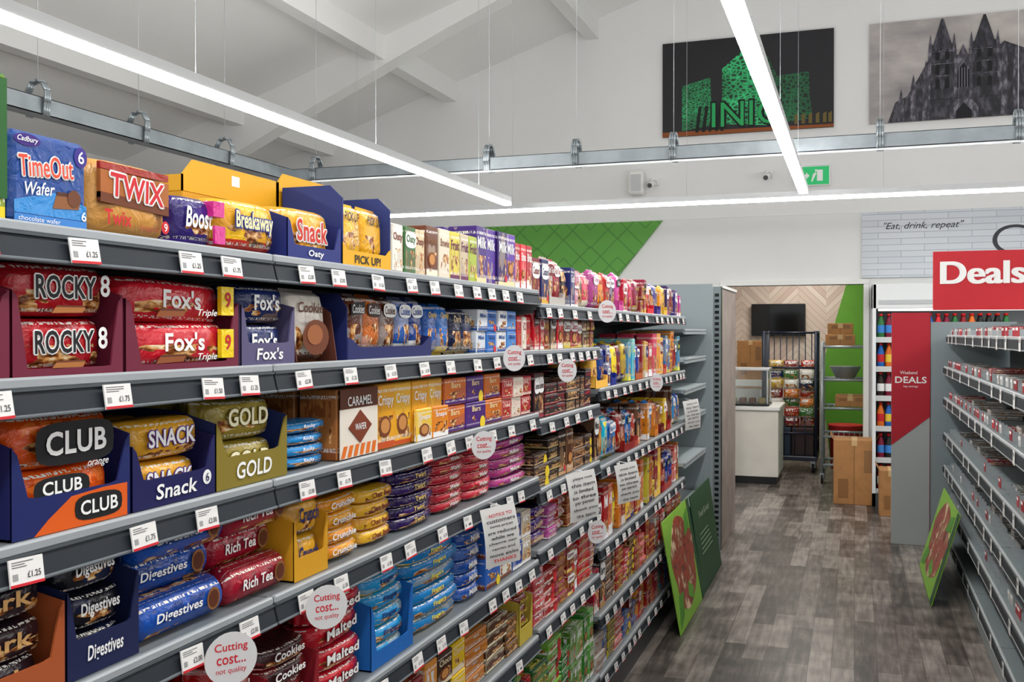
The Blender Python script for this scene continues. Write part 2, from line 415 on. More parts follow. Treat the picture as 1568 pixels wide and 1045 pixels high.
for k in range(21):
    xx=x0+.03+.18*(k%3)+R.uniform(-.01,.01); yy=R.uniform(y0+.03,y0+.15); zz=.5+.11*(k//3)
    rc.pillow(WF(xx,yy+.16,zz),.17,.12,.16,M_WRAP,H(R.choice(['#b8321f','#e0781e','#27408c','#e8e4dc','#8a1f2a','#202840','#c9a43a','#3a7a3a'])),W_,R.random()+.01)
rc.build()
rk=MB('steel_rack_trolley')
x0,x1,y0,y1=-.33,.16,11.0,11.55
for x in (x0,x1):
    for y in (y0,y1): rk.tube(ID,(x,y,.1),(x,y,1.5),.016,M_GALV); rk.tube(ID,(x-.012,y,.05),(x+.012,y,.05),.05,M_BLACK,seg=12); rk.box(ID,x-.02,x+.02,y-.02,y+.02,.05,.11,M_GALV)
for z in (.2,.5,.8,1.1,1.45):
    rk.tube(ID,(x0,y0,z),(x1,y0,z),.014,M_GALV); rk.tube(ID,(x0,y1,z),(x1,y1,z),.014,M_GALV); rk.tube(ID,(x0,y0,z),(x0,y1,z),.014,M_GALV); rk.tube(ID,(x1,y0,z),(x1,y1,z),.014,M_GALV)
    for k in range(1,9): rk.tube(ID,(x0+(x1-x0)*k/9,y0,z),(x0+(x1-x0)*k/9,y1,z),.004,M_GALV,seg=6)
rk.build()
def carton(name,x0,x1,y0,y1,z0,z1,flaps=False):
    q=MB(name); q.box(ID,x0,x1,y0,y1,z0,z1,M_CARDB,b=.004)
    mx=(x0+x1)/2
    q.box(ID,mx-.025,mx+.025,y0-.001,y1+.001,z1-.05,z1+.001,M_COL,H('#c9a878'))
    q.box(ID,x0+.04,x0+.04+(x1-x0)*.25,y0-.0015,y0,z0+.06,z0+.06+(z1-z0)*.3,M_COL,H('#8a6038'))
    q.box(ID,x1-.1,x1-.03,y0-.0015,y0,z0+(z1-z0)*.5,z0+(z1-z0)*.85,M_COL,H('#8a6440'))
    q.box(ID,mx-.002,mx+.002,y0-.0015,y0,z0+.005,z1-.05,M_COL,H('#6e4c2c'))
    if flaps:
        for s_,xx in ((-1,x0),(1,x1)):
            n=q.pts(ID,[(xx,y0,z1),(xx,y1,z1),(xx+s_*.03,y1-.01,z1+.05),(xx+s_*.03,y0+.01,z1+.05)]); q.face([n,n+1,n+2,n+3],M_CARDB)
    return q.build()
carton('cardboard_box',-.3,.0,11.05,11.4,1.465,1.58); carton('cardboard_box',-.28,-.02,11.1,11.4,1.582,1.7)
carton('cardboard_box',-.2,.1,11.05,11.45,.815,.93)
bk=MB('steel_basin'); bk.lathe(Matrix.Translation((-.1,11.25,1.115)),[(.1,0),(.16,.12),(.165,.125),(.15,.12)],M_GALV); bk.build()
carton('cardboard_box',-.19,.18,9.72,10.08,0,.60,True); carton('cardboard_box',.2,.4,9.2,9.5,0,.40,True)
bx=MB('storage_unit'); bx.box(ID,-2.0,-1.04,12.45,13.15,0,1.02,M_WHITE,b=.005); bx.box(ID,-1.9,-1.1,12.44,12.45,.1,.95,M_COL,H('#c9c9c6')); bx.build()
carton('cardboard_box',-1.38,-1.06,12.5,12.9,1.022,1.5)
cn=MB('red_waste_bin'); cn.lathe(Matrix.Translation((-.1,12.3,0)),[(.17,0),(.2,.5),(.21,.52),(.19,.52)],M_COL,H('#c4272d')); cn.build()

df=MB('drinks_fridge'); G=H('#dfe2e3')
df.box(ID,.15,.18,9.7,YW-.03,0,2.05,M_METAL,G); df.box(ID,.18,3.2,YW-.08,YW-.03,0,2.05,M_METAL,H('#9a9ea0')); df.box(ID,.15,3.2,9.7,YW-.03,1.82,2.05,M_METAL,G,b=.006); df.box(ID,.15,3.2,9.7,YW-.03,0,.12,M_METAL,H('#44484c'))
df.box(ID,.2,3.15,9.715,9.73,1.80,1.82,M_SOFT)
df.box(ID,.2,3.15,9.695,9.70,1.86,1.9,M_METAL,H('#b8bcbe'))
pal=['#c4202a','#1b1b1e','#d86a1c','#2d6f3a','#8a1520','#1f5fb0','#7a1030','#2a1a14']
for si,z in enumerate((.14,.43,.72,1.0,1.27,1.54)):
    df.box(ID,.18,3.2,9.75,YW-.08,z-.015,z,M_METAL,G); df.box(ID,.18,3.2,9.74,9.75,z-.03,z+.02,M_COL,H('#c9cccc'))
    x=.225
    while x<1.3:
        cc=H(R.choice(pal)); wl=H(R.choice(['#e8e8e8','#e2c23a','#c4202a','#3a7fc8']))
        for yy in (9.8,9.9):
            df.lathe(Matrix.Translation((x,yy,z)),[(.03,0),(.033,.02),(.033,.06),(.033,.13),(.03,.15),(.014,.2),(.014,.215),(.016,.215),(.016,.235)],M_COL,cc,12,[cc,cc,wl,cc,cc,cc,cc,H('#d02020')])
        x+=.07
df.build()

# ---------------------------------------------------------------- wall graphics
m,nt,b=base('white_brick_graphic'); g=NT(nt); X,Y,Z=g.sep(g.obj())
br=nt.nodes.new('ShaderNodeTexBrick'); nt.links.new(g.xyz(X,Z,0.0),br.inputs['Vector']); br.inputs['Scale'].default_value=1
br.inputs['Brick Width'].default_value=.42; br.inputs['Row Height'].default_value=.06; br.inputs['Mortar Size'].default_value=.003
br.inputs['Color1'].default_value=H('#cdd3da'); br.inputs['Color2'].default_value=H('#dadee4'); br.inputs['Mortar'].default_value=H('#a6aeb8')
nt.links.new(br.outputs['Color'],b.inputs['Base Color']); b.inputs['Roughness'].default_value=.6
bg=MB('brick_pattern_sign'); bg.box(ID,.06,3.8,YW-.03,YW-.001,2.14,2.785,m)
Mx=WF(0,YW-.031,0)
bg.text(Mx,'"Eat, drink, repeat"',.62,2.635,.72,.085,H('#2a2c30'),bold=0,shear=.35,clamp=3,res=6)
bg.text(Mx,'Chilled',1.95,2.48,1.45,.28,H('#3a3c40'),bold=-.012,clamp=3,res=14)
bg.build()
m,nt,b=base('green_parquet_graphic'); g=NT(nt); X,Y,Z=g.sep(g.obj())
pp=g.m('PINGPONG',X,.3); vv=g.m('ADD',Z,pp); l1=g.m('LESS_THAN',g.m('FRACT',g.m('MULTIPLY',vv,5.0)),.08)
l2=g.m('LESS_THAN',g.m('FRACT',g.m('MULTIPLY',g.m('SUBTRACT',Z,pp),2.7)),.05)
ln=g.m('MAXIMUM',l1,l2)
nt.links.new(g.mix(ln,H('#559c33'),H('#3f7f28')),b.inputs['Base Color']); b.inputs['Roughness'].default_value=.5
gs=MB('green_chevron_sign'); ext_xz(gs,[(-4.6,1.95),(-4.6,2.78),(-1.92,2.78),(-2.6,1.95)],YW-.03,YW-.001,m); gs.build()

def noise_mat(name,els,scale,stretch=(1,1,1),rough=.5,vor=False,dim=.35):
    m,nt,b=base(name); g=NT(nt); mp=nt.nodes.new('ShaderNodeMapping'); mp.inputs['Scale'].default_value=stretch; nt.links.new(g.obj(),mp.inputs['Vector'])
    if vor:
        n=nt.nodes.new('ShaderNodeTexVoronoi'); n.feature='DISTANCE_TO_EDGE'; n.inputs['Scale'].default_value=scale; nt.links.new(mp.outputs[0],n.inputs['Vector']); f=n.outputs['Distance']
        n2=g.noise(g.obj(),3.0,3); f=g.m('ADD',f,g.m('MULTIPLY',g.m('SUBTRACT',n2,.5),dim))
    else: f=g.noise(mp.outputs[0],scale,5)
    nt.links.new(g.ramp(f,els),b.inputs['Base Color']); b.inputs['Roughness'].default_value=rough; return m
pw,ph=1.71,.98
sx=lambda u:u*pw; sy=lambda v:v*ph
def poly(mb,Mx,pts,z,m,col=W_): mb.extr(Mx,[(sx(a),sy(b_)) for a,b_ in pts],2,z-.002,z,m,col)
p1=MB('city_night_poster'); Mx=WF(-1.918,YW-.001,3.65)
p1.box(Mx,0,pw,0,ph,0,.03,noise_mat('night_sky_print',[(.35,'#0a090e'),(.6,'#131018')],1.2))
gv=noise_mat('green_lattice_print',[(0,'#3ad084'),(.1,'#1f9a58'),(.2,'#0e5f36'),(.42,'#04200f')],20,(1,1,1.4),vor=True,dim=.45)
gv2=noise_mat('green_lattice_print_small',[(0,'#2cab68'),(.12,'#14693c'),(.3,'#062c17')],30,(1,1,1.6),vor=True,dim=.4)
gvd=noise_mat('dark_green_lattice_print',[(0,'#13663a'),(.14,'#094023'),(.3,'#03160c')],24,vor=True,dim=.5)
poly(p1,Mx,[(.12,.05),(.30,.1),(.29,.60),(.12,.53)],.034,gv2)
poly(p1,Mx,[(.36,.1),(.62,.06),(.62,.62),(.57,.98),(.36,.68)],.034,gv)
poly(p1,Mx,[(.62,.06),(.88,.1),(.86,.58),(.68,.56),(.62,.80)],.035,gvd)
for a,b_ in ((.20,.22),(.24,.26),(.28,.295),(.32,.335),(.35,.37)): poly(p1,Mx,[(a,.03),(b_,.03),(b_+.02,.3),(a+.02,.3)],.037,M_COL,H('#07150d'))
p1.text(Mx,'INIC',sx(.50),sy(.2),sx(.42),sy(.30),H('#04100a'),z=.038,bold=.05,clamp=2); p1.text(Mx,'INIC',sx(.50),sy(.2),sx(.40),sy(.26),H('#27a55c'),z=.0395,bold=.0,clamp=2)
poly(p1,Mx,[(0,0),(1,0),(1,.03),(0,.05)],.036,M_COL,H('#8a4a1e'))
for u in (.78,.82,.86,.9,.94,.97): poly(p1,Mx,[(u,.05),(u+.02,.05),(u+.02,.16),(u,.14)],.036,M_COL,H('#6a5a2a'))
p1.build()
p2=MB('cathedral_poster'); Mx=WF(.124,YW-.001,3.65)
p2.box(Mx,0,pw,0,ph,0,.03,noise_mat('cloudy_sky_print',[(.3,'#7d777a'),(.5,'#a8a19f'),(.7,'#c9c2be')],1.6,(1,1,2.2)))
st=noise_mat('dark_stone_print',[(.35,'#121117'),(.5,'#27252e'),(.62,'#4c4953')],24,(1,1,.5)); st2=noise_mat('mid_stone_print',[(.35,'#25232b'),(.5,'#45424c'),(.65,'#7e7a85')],30,(1,1,.4))
poly(p2,Mx,[(.10,0),(1,0),(1,.3),(.9,.42),(.82,.62),(.7,.72),(.62,.62),(.36,.62),(.32,.62),(.26,.42),(.2,.25),(.14,.2)],.033,st)
def tower(cx,w,top,zz):
    poly(p2,Mx,[(cx-w*1.3,.2),(cx+w*1.3,.2),(cx+w*.9,.74),(cx-w*.9,.74)],zz,st)
    poly(p2,Mx,[(cx-w*.75,.7),(cx+w*.75,.7),(cx+w*.42,.84),(cx+.006,top),(cx-.006,top),(cx-w*.42,.84)],zz+.002,st)
    for s_ in (-1,-.35,.35,1): poly(p2,Mx,[(cx+s_*w*1.05-.012,.2),(cx+s_*w*1.05+.012,.2),(cx+s_*w*.85+.008,.74),(cx+s_*w*.85,.84 if abs(s_)==1 else .8),(cx+s_*w*.85-.008,.74)],zz+.003,st2 if abs(s_)==1 else st)
    for k in range(3):
        for o in (-.35,.35): poly(p2,Mx,[(cx+o*w-.011,.3+k*.14),(cx+o*w+.011,.3+k*.14),(cx+o*w+.011,.38+k*.14),(cx+o*w,.41+k*.14),(cx+o*w-.011,.38+k*.14)],zz+.005,M_COL,H('#0f0e14'))
        poly(p2,Mx,[(cx-w*1.05,.42+k*.12),(cx+w*1.05,.42+k*.12),(cx+w*1.05,.428+k*.12),(cx-w*1.05,.428+k*.12)],zz+.006,st2)
tower(.385,.072,.985,.036); tower(.60,.078,.99,.036)
poly(p2,Mx,[(.445,.2),(.54,.2),(.54,.52),(.492,.72),(.445,.52)],.044,st2)
poly(p2,Mx,[(.462,.3),(.524,.3),(.524,.46),(.493,.54),(.462,.46)],.0455,M_COL,H('#101016'))
for k in range(4): poly(p2,Mx,[(.470+k*.014,.3),(.473+k*.014,.3),(.473+k*.014,.49),(.470+k*.014,.49)],.047,M_COL,H('#8d8994'))
for u,hh in ((.17,.2),(.235,.34),(.3,.46),(.70,.6),(.76,.55),(.83,.48),(.91,.4)):
    poly(p2,Mx,[(u-.018,0),(u+.018,0),(u+.014,hh),(u,hh+.13),(u-.014,hh)],.0355,st2)
poly(p2,Mx,[(.42,0),(.57,0),(.57,.1),(.495,.27),(.42,.1)],.048,st2); poly(p2,Mx,[(.455,0),(.535,0),(.535,.07),(.495,.15),(.455,.07)],.050,M_COL,H('#121118'))
p2.build()

ex=MB('emergency_exit_sign'); Mx=WF(-.57,YW-.052,3.08)
ex.box(Mx,-.01,.33,-.01,.19,-.05,.0,M_WHITE,b=.005); ex.box(Mx,0,.32,0,.18,0,.004,P('exit_green','#1aa35c',.4,emit='#1fb568',es=.4))
ex.extr(Mx,[(.205,.035),(.26,.035),(.26,.145),(.205,.145)],2,.004,.006,M_COL); ex.extr(Mx,[(.06,.08),(.1,.08),(.1,.055),(.135,.09),(.1,.125),(.1,.1),(.06,.1)],2,.004,.0065,M_COL)
ex.extr(Mx,[(.15,.03),(.162,.03),(.18,.07),(.2,.11),(.19,.125),(.165,.10)],2,.004,.006,M_COL); ex.oval(Mx,.195,.14,.01,.011,.0066,W_); ex.build()
sp=MB('wall_speaker'); sp.box(WF(-2.26,YW-.022,3.05),0,.16,0,.25,-.02,.14,M_WHITE,b=.02); sp.box(WF(-2.25,YW-.163,3.06),.02,.13,.02,.2,0,.002,M_COL,H('#c4c6c8')); sp.build()
def cam(x,z):
    q=MB('security_camera'); q.box(WF(x,YW-.002,z),-.04,.04,.05,.13,0,.03,M_WHITE,b=.006); q.tube(ID,(x,YW-.03,z+.09),(x,YW-.1,z+.07),.018,M_WHITE)
    q.tube(ID,(x,YW-.06,z+.08),(x-.02,YW-.2,z+.03),.03,M_WHITE,seg=14); q.tube(ID,(x-.02,YW-.2,z+.03),(x-.021,YW-.21,z+.028),.024,M_BLACK,seg=14); q.build()
cam(-5.2,3.0); cam(-.83,3.12); cam(-2.0,3.1)

# ---------------------------------------------------------------- cable trays, lights
rl=MB('suspended_cable_tray')
def chan(p0,p1):
    (xa,ya),(xb,yb)=p0,p1; z=2.9
    if xa==xb:
        rl.box(ID,xa-.05,xa+.05,ya,yb,z-.05,z-.044,M_GALV)
        for x in (xa-.05,xa+.046): rl.box(ID,x,x+.004,ya,yb,z-.05,z+.05,M_GALV)
        for x in (xa-.05,xa+.038): rl.box(ID,x,x+.012,ya,yb,z+.046,z+.05,M_GALV)
    else:
        rl.box(ID,xa,xb,ya-.05,ya+.05,z-.05,z-.044,M_GALV)
        for y in (ya-.05,ya+.046): rl.box(ID,xa,xb,y,y+.004,z-.05,z+.05,M_GALV)
        for y in (ya-.05,ya+.038): rl.box(ID,xa,xb,y,y+.012,z+.046,z+.05,M_GALV)
chan((-4.45,-1),(-4.45,7.15)); chan((-4.5,7.2),(4.5,7.2))
def hook(x,y,alongx):
    pts=[(-.06,-.055),(-.07,.02),(-.07,.09),(-.04,.14),(0,.152),(.04,.14),(.07,.09),(.07,.02),(.06,-.055)]
    for a,b_ in zip(pts[:-1],pts[1:]):
        for off in (-.016,0,.016):
            A=(x+off,y+a[0],2.9+a[1]) if alongx else (x+a[0],y+off,2.9+a[1]); B=(x+off,y+b_[0],2.9+b_[1]) if alongx else (x+b_[0],y+off,2.9+b_[1])
            rl.tube(ID,A,B,.009,M_GALV,seg=6)
    rl.tube(ID,(x,y,3.05),(x,y,cz(x)-.002),.0022,M_WIRE,seg=6)
for y in (2.0,3.6,4.51,5.36,6.3): hook(-4.45,y,False)
for x in (-4.2,-2.68,-1.98,-1.25,.156,1.0,1.9,3.2): hook(x,7.2,True)
rl.build()
def strip(x0,x1,y0,y1,z=2.66,wd=.06):
    q=MB('led_linear_light')
    if x0==x1:
        q.box(ID,x0-wd/2,x0+wd/2,y0,y1,z,z+.05,M_ALU); q.box(ID,x0-wd/2-.001,x0+wd/2+.001,y0+.01,y1-.01,z-.018,z+.004,M_TUBE)
        q.box(ID,x0-wd*.35,x0+wd*.35,y0+.05,y1-.6,z+.05,z+.053,M_UPFILL)  # added upward glow, lifts the ceiling brightness
        y=y0+1.0
        while y<y1:
            q.tube(ID,(x0,y,z+.054),(x0,y,cz(x0)-.002),.0010,M_GALV,seg=5); y+=1.7
    else:
        q.box(ID,x0,x1,y0-wd/2,y0+wd/2,z,z+.05,M_ALU); q.box(ID,x0+.01,x1-.01,y0-wd/2-.001,y0+wd/2+.001,z-.018,z+.004,M_TUBE)
        x=x0+.7
        while x<x1:
            q.tube(ID,(x,y0,z+.05),(x,y0,cz(x)-.002),.0012,M_WIRE,seg=5); x+=1.5
    q.build()
strip(-2.69,-2.69,-2.5,7.67); strip(-.37,-.37,-2.5,7.75); strip(2.2,2.2,-2.5,7.75); strip(-5.0,6.5,8.1,8.1)  # the strip over the right aisle is out of view, added as fill

# ---------------------------------------------------------------- left gondola
XF=-.98
LG=H('#9ca1a5'); DG=H('#2a2f35'); MG=H('#62686b'); RED=H('#c8202c'); SH=H('#71777b')
A_=[1.717,1.521,1.315,1.106,.834,.585,.19]
C_=[1.675,1.52,1.29,1.06,.86,.6,.19]
D_=[1.675,1.35,1.03,.70,.42,.17]
E_=[1.6,1.42,1.23,1.05,.78,.48,.17]
bays=[(.3,1.53,A_),(1.53,3.10,A_),(3.10,3.92,C_),(3.92,4.98,D_),(4.98,6.05,D_),(6.05,6.95,E_)]
gn=MB('supermarket_shelving')
for bi,(ya,yb,zs) in enumerate(bays):
    top=1.78 if bi<5 else 1.9
    gn.box(ID,-1.45,-1.43,ya,yb,.02,top,M_METAL,MG)
    for yy in (ya,): gn.box(ID,-1.43,-1.40,yy-.02,yy+.02,0,top+.01,M_METAL,MG)
    for k,zc in enumerate(zs):
        zt=zc+.02; e=.003
        last=(k==len(zs)-1)
        gn.box(ID,-1.425,-.99,ya+e,yb-e,zt-.02,zt,M_METAL,SH if bi!=5 else H('#a9b3b5'))
        gn.box(ID,-.99,-.978,ya+e,yb-e,zt-.012,zt+.003,M_METAL,LG,b=.003)
        if bi<5:
            gn.extr(ID,[(zt-.043,-.972),(zt-.012,-.980),(zt-.012,-.989),(zt-.043,-.989)],1,ya+e,yb-e,M_STRIP,DG)
            gn.box(ID,-.985,-.969,ya+e,yb-e,zt-.048,zt-.043,M_STRIP,H('#666c71'),b=.002)
            gn.box(ID,-.981,-.976,ya+e,yb-e,zt-.0145,zt-.011,M_STRIP,H('#50565b'))
        else:
            gn.box(ID,-.99,-.978,ya+e,yb-e,zt-.03,zt-.014,M_METAL,H('#9aa5a8'))
        for yy in (ya+.01,yb-.014):
            if not last: gn.extr(ID,[(zt-.09,-1.42),(zt-.02,-1.42),(zt-.02,-1.0),(zt-.03,-1.0)][::-1],1,yy,yy+.004,M_METAL,MG)
        if bi<5:
            y=ya+.05+R.random()*.04
            while y<yb-.08:
                tl=R.uniform(-.05,.05); lw=.053; lh=.034
                Mx=LF(-.9655,y,zt-.046)@Matrix.Rotation(-.16,4,'X')@Matrix.Rotation(tl,4,'Z')
                gn.box(Mx,0,lw,0,lh,-.001,.0012,M_COL,H('#e6e4e2')); gn.box(Mx,0,lw,0,.0035,.0012,.0016,M_COL,RED)
                if y<2.4:
                    gn.text(Mx,R.choice(['£1.25','£1.75','£2.00','£1.50']),.037,.013,.021,.008,H('#3a3a3c'),z=.0019,bold=.01)
                else: gn.box(Mx,.026,.044,.009,.0155,.0013,.0018,M_COL,H('#6a6264'))
                for q in range(3): gn.box(Mx,.004,.004+R.uniform(.018,.036),.0235+q*.003,.0245+q*.003,.0013,.0017,M_COL,H('#6a6a6a'))
                gn.box(Mx,.004,.012,.008,.016,.0013,.0017,M_COL,H('#9a9a9a'))
                y+=R.choice([.1,.13,.16,.2])+R.random()*.03
    gn.box(ID,-1.4,-1.0,ya,yb,0,(zs[-1]),M_METAL,H('#3d4145'))
gn.box(ID,-1.46,-.94,6.97,7.0,0,1.94,M_METAL,H('#8f999c'))
gn.build()
ep=MB('shelving_end_panel')
ep.box(ID,-1.46,-.99,7.38,7.42,0,1.94,M_METAL,H('#8f9a9d')); ep.box(ID,-.99,-.93,7.37,7.43,0,1.94,M_METAL,H('#7d8789'))
for k in range(44): ep.box(ID,-.975,-.945,7.366,7.371,.06+k*.042,.082+k*.042,M_BLACK)
ep.box(ID,-.931,-.929,7.37,7.43,0,1.94,M_BLACK)
ep.build()
pt=MB('timber_clad_partition'); M_TIM=P('greige_timber','#9b8e86',.6,noise=.15,nscale=6)
pt.box(ID,-1.3,-.93,7.45,8.3,0,1.93,M_TIM,b=.004); pt.box(ID,-1.31,-.92,7.45,8.31,1.93,1.95,M_WHITE); pt.build()

# ---------------------------------------------------------------- products
WORDS=['Choco','Crispy','Snack','Minis','Milk','Oaty','Crunch','Wafer','Gold','Bites','Caramel','Original','Cookies','Fingers','Rich Tea','Digestives','Ginger','Shortcake','Bourbon','Lemon','Party','Rings','Malted','Custard','Fruit','Berry']
XP=-1.0
def sd(logo=True): return (R.random()+.02)*(1 if logo else -1)
def lum(c): return .3*c[0]+.6*c[1]+.1*c[2]
def label(mb,M,word,cx,cy,w,h,c1,wc,z,style=None,bold=.02,shear=0,rot=0):
    st=R.random() if style is None else style
    if st<.35:
        dark=lum(c1)<.25; bc=W_ if dark else H(R.choice(['#5a1420','#1e2c6e','#3a1a10','#7a1a24']))
        mb.oval(M,cx,cy,w*.62 if not rot else h*.8,h*.85 if not rot else w*.62,z,bc,p=.7)
        mb.text(M,word,cx,cy,w,h,(c1 if dark else W_),z=z+.0007,bold=bold,shear=shear,rot=rot)
    elif st<.5:
        mb.extr(M,[(cx-w*.6,cy-h*.8),(cx+w*.6,cy-h*.5),(cx+w*.6,cy+h*.9),(cx-w*.6,cy+h*.6)],2,z-.0004,z,M_COL,K_ if lum(wc)>.3 else W_)
        mb.text(M,word,cx,cy,w,h,wc,z=z+.0007,bold=bold,shear=shear,rot=rot)
    else: mb.text(M,word,cx,cy,w,h,wc,z=z,bold=bold,shear=shear,rot=rot)
def wraps(mb,y0,y1,z,h,n,c1,c2,word=None,tray=None,nd=2,d=.11,hf=.3,wc=None,bold=.025,shear=0,x=XP,traycol2=None,tword=None,badge=None,style=.9,oc=None,wf=.62,hfill=.42):
    M0=LF(x,y0,z+.001); w=y1-y0
    ins=.008 if tray else .002
    hh=(h-.004)/n
    for k in range(nd):
        for j in range(n):
            jx=R.uniform(-.003,.003); M1=M0@Matrix.Translation((ins+jx,.004+j*hh,-.006-k*d+R.uniform(-.005,0)))@Matrix.Rotation(R.uniform(-.025,.025),4,'Z')@Matrix.Rotation(R.uniform(-.03,.03),4,'Y')
            s_=sd(word is None)
            mb.pillow(M1,w-2*ins,hh-.001,d-.006,M_WRAP,c1,c2,s_)
            if word and k==0:
                a=((w-2*ins)*.5,hh*.55,(w-2*ins)*wf,hh*hfill)
                if oc: mb.otext(M1,word,*a,wc or c2,oc,z=.0012,bold=bold,shear=shear)
                else: label(mb,M1,word,*a,c1,wc or c2,.0012,style,bold,shear)
                if badge: mb.text(M1,badge,(w-2*ins)*.89,hh*.6,(w-2*ins)*.1,hh*.42,W_,z=.0014,bold=.02)
    if tray:
        mb.tray(M0,w,h*.92,nd*d+.01,tray,hf,col2=traycol2)
        if tword: mb.text(M0,tword,w*.5,h*hf*.47,w*.5,h*hf*.5,W_,z=.003,bold=.02,shear=.1)
def boxes(mb,y0,y1,z,h,m_,c1,c2,word=None,nd=2,d=.1,x=XP,rows=1,wc=None,bold=.02,rot=0,hv=0,style=.9):
    w=(y1-y0)/m_; hh=h/rows
    for i in range(m_):
        cc=c1[i%len(c1)] if isinstance(c1,list) else c1; s_=sd(word is None); st=R.random() if style is None else style
        fl=R.random()
        for j in range(rows):
            for k in range(nd):
                M1=LF(x,y0+i*w,z+.001)@Matrix.Translation((R.uniform(0,.002),j*hh,-k*d-R.uniform(0,.008)))@Matrix.Rotation(R.uniform(-.04,.04) if k==0 else 0,4,'Y')
                mb.box(M1,.001,w-.003,0,hh-.001-hv*R.random(),-d+.012,0,M_PRINT,cc,c2,s_,b=.0025)
                if word and k==0:
                    if rot: label(mb,M1,word,w*.5,hh*.5,hh*.7,w*.35,cc,wc or c2,.001,.9,bold,rot=math.pi/2)
                    else: label(mb,M1,word,w*.5,hh*.72,w*.76,hh*.2,cc,wc or c2,.001,st,bold)
                    if fl<.3: mb.oval(M1,w*.8,hh*.15,w*.13,w*.13,.0012,H('#f0d22a' if fl<.15 else '#d02a34'),n=12)
                    elif fl<.5: mb.oval(M1,w*.45,hh*.34,w*.3,min(w*.26,hh*.2),.0012,H('#7a3e1c'),n=14); mb.oval(M1,w*.45,hh*.35,w*.22,min(w*.18,hh*.14),.0018,H('#c98a4a'),n=14)
def pouches(mb,y0,y1,z,h,m_,c1,c2,word=None,nd=2,x=XP,tray=None,wc=None,d=.07,style=.9,th=.5,thf=.5):
    w=(y1-y0)/m_
    for i in range(m_):
        cc=c1[i%len(c1)] if isinstance(c1,list) else c1; s_=sd(word is None)
        for k in range(nd):
            M1=LF(x-.01-k*d,y0+i*w+.002,z+.003)@Matrix.Rotation(R.uniform(-.08,.02),4,'X')@Matrix.Rotation(R.uniform(-.03,.03),4,'Z')
            mb.pillow(M1,w-.004,h-R.random()*.008,d*.85,M_WRAP,cc,c2,s_,vert=True)
            if word and k==0: label(mb,M1,word,w*.5,h*.72,w*.66,h*.14,cc,wc or c2,.0015,style,.015,.15)
    if tray: mb.tray(LF(x,y0,z+.001),y1-y0,h*th,nd*d+.02,tray,thf)
def rolls(mb,y0,y1,z,n,r,c1,c2,word=None,nd=3,x=XP,wc=None):
    L=y1-y0
    for j in range(n):
        for k in range(nd-(j%2)):
            M1=LF(x-k*2*r-(j%2)*r-R.uniform(0,.004),y0+R.uniform(-.004,.004),z+.001+j*r*1.75)
            mb.roll(M1,L-.004,r,M_WRAP,c1,c2,sd(True))
            if word and k==0: mb.text(M1@Matrix.Translation((0,0,.001)),word,L*.42,r,L*.5,r*.55,wc or W_,z=.001,bold=.02,shear=.1); mb.oval(M1,L*.8,r,r*.5,r*.55,.0015,H('#8a5a30')); mb.oval(M1,L*.8,r,r*.38,r*.42,.0022,H('#5a2a14'))
def C(*a): return [H(x) for x in a]
def biscuit(mb,M,cx,cy,w,h,z,c='#8a4a22',c2='#5a2a14'):
    mb.extr(M,[(cx-w/2,cy-h/2),(cx+w*.42,cy-h*.35),(cx+w/2,cy+h*.35),(cx-w*.38,cy+h*.3)],2,z-.001,z,M_COL,H(c)); mb.extr(M,[(cx-w*.38,cy+h*.3),(cx+w/2,cy+h*.35),(cx+w*.45,cy+h*.6),(cx-w*.34,cy+h*.55)],2,z-.001,z,M_COL,H(c2))

# --- row on the top shelf
z=A_[0]+.02
b1=MB('biscuit_multipacks')
boxes(b1,.82,.965,z,.185,1,H('#2f7a2c'),H('#e8c91c'),nd=1,d=.12)
b1.box(LF(XP,.82,z),.125,.143,.03,.18,.0,.001,M_COL,H('#1f5a22'))
b1.box(LF(XP,.82,z),.118,.125,.005,.18,.0,.001,M_COL,H('#e3c81e'))
boxes(b1,.70,.815,z,.15,1,H('#7a2a8c'),W_,'Minis',nd=2)
b1.build()
b1=MB('chocolate_wafer_multipack')
Mx=LF(XP-.002,.972,z+.002)
b1.box(Mx,0,.132,0,.12,-.12,0,M_FILM,H('#1b4690'),H('#2d8fd6'),-.31,b=.008)
b1.extr(Mx,[(.004,.014),(.128,.014),(.128,.034),(.07,.046),(.004,.03)],2,0,.0006,M_FILM,H('#2f86cc'))
b1.otext(Mx,'TimeOut',.056,.078,.092,.028,H('#e64a30'),W_,z=.0014,bold=.01,rot=.08,ow=.07)
b1.text(Mx,'Wafer',.045,.048,.05,.017,W_,z=.002,bold=.01,rot=.08,shear=.3)
b1.oval(Mx,.117,.1,.012,.014,.0012,H('#3a2a86')); b1.text(Mx,'6',.117,.1,.011,.017,W_,z=.002,bold=.01)
b1.text(Mx,'6',.122,.02,.009,.013,W_,z=.002,bold=.01); b1.oval(Mx,.025,.108,.022,.008,.001,H('#3a1f78')); b1.text(Mx,'Cadbury',.025,.108,.034,.009,W_,z=.002,bold=.01,shear=.3)
b1.box(Mx,.004,.128,.003,.013,0,.001,M_COL,H('#3a7fc8')); b1.text(Mx,'chocolate wafer',.045,.008,.07,.006,W_,z=.0016,bold=0,clamp=2)
biscuit(b1,Mx,.092,.036,.05,.022,.0015,'#8a5630','#4e2814'); b1.oval(Mx,.104,.042,.012,.012,.0022,H('#6a3a20'),n=10); b1.build()
b1=MB('caramel_finger_multipack'); Mx=LF(XP-.002,1.107,z+.002)
b1.pillow(Mx,.186,.112,.11,M_FILM,H('#cf9448'),H('#e8c58c'),-.7)
b1.extr(Mx,[(.02,.093),(.166,.093),(.166,.103),(.02,.103)],2,-.006,.0002,M_FILM,H('#9e2a1c'))
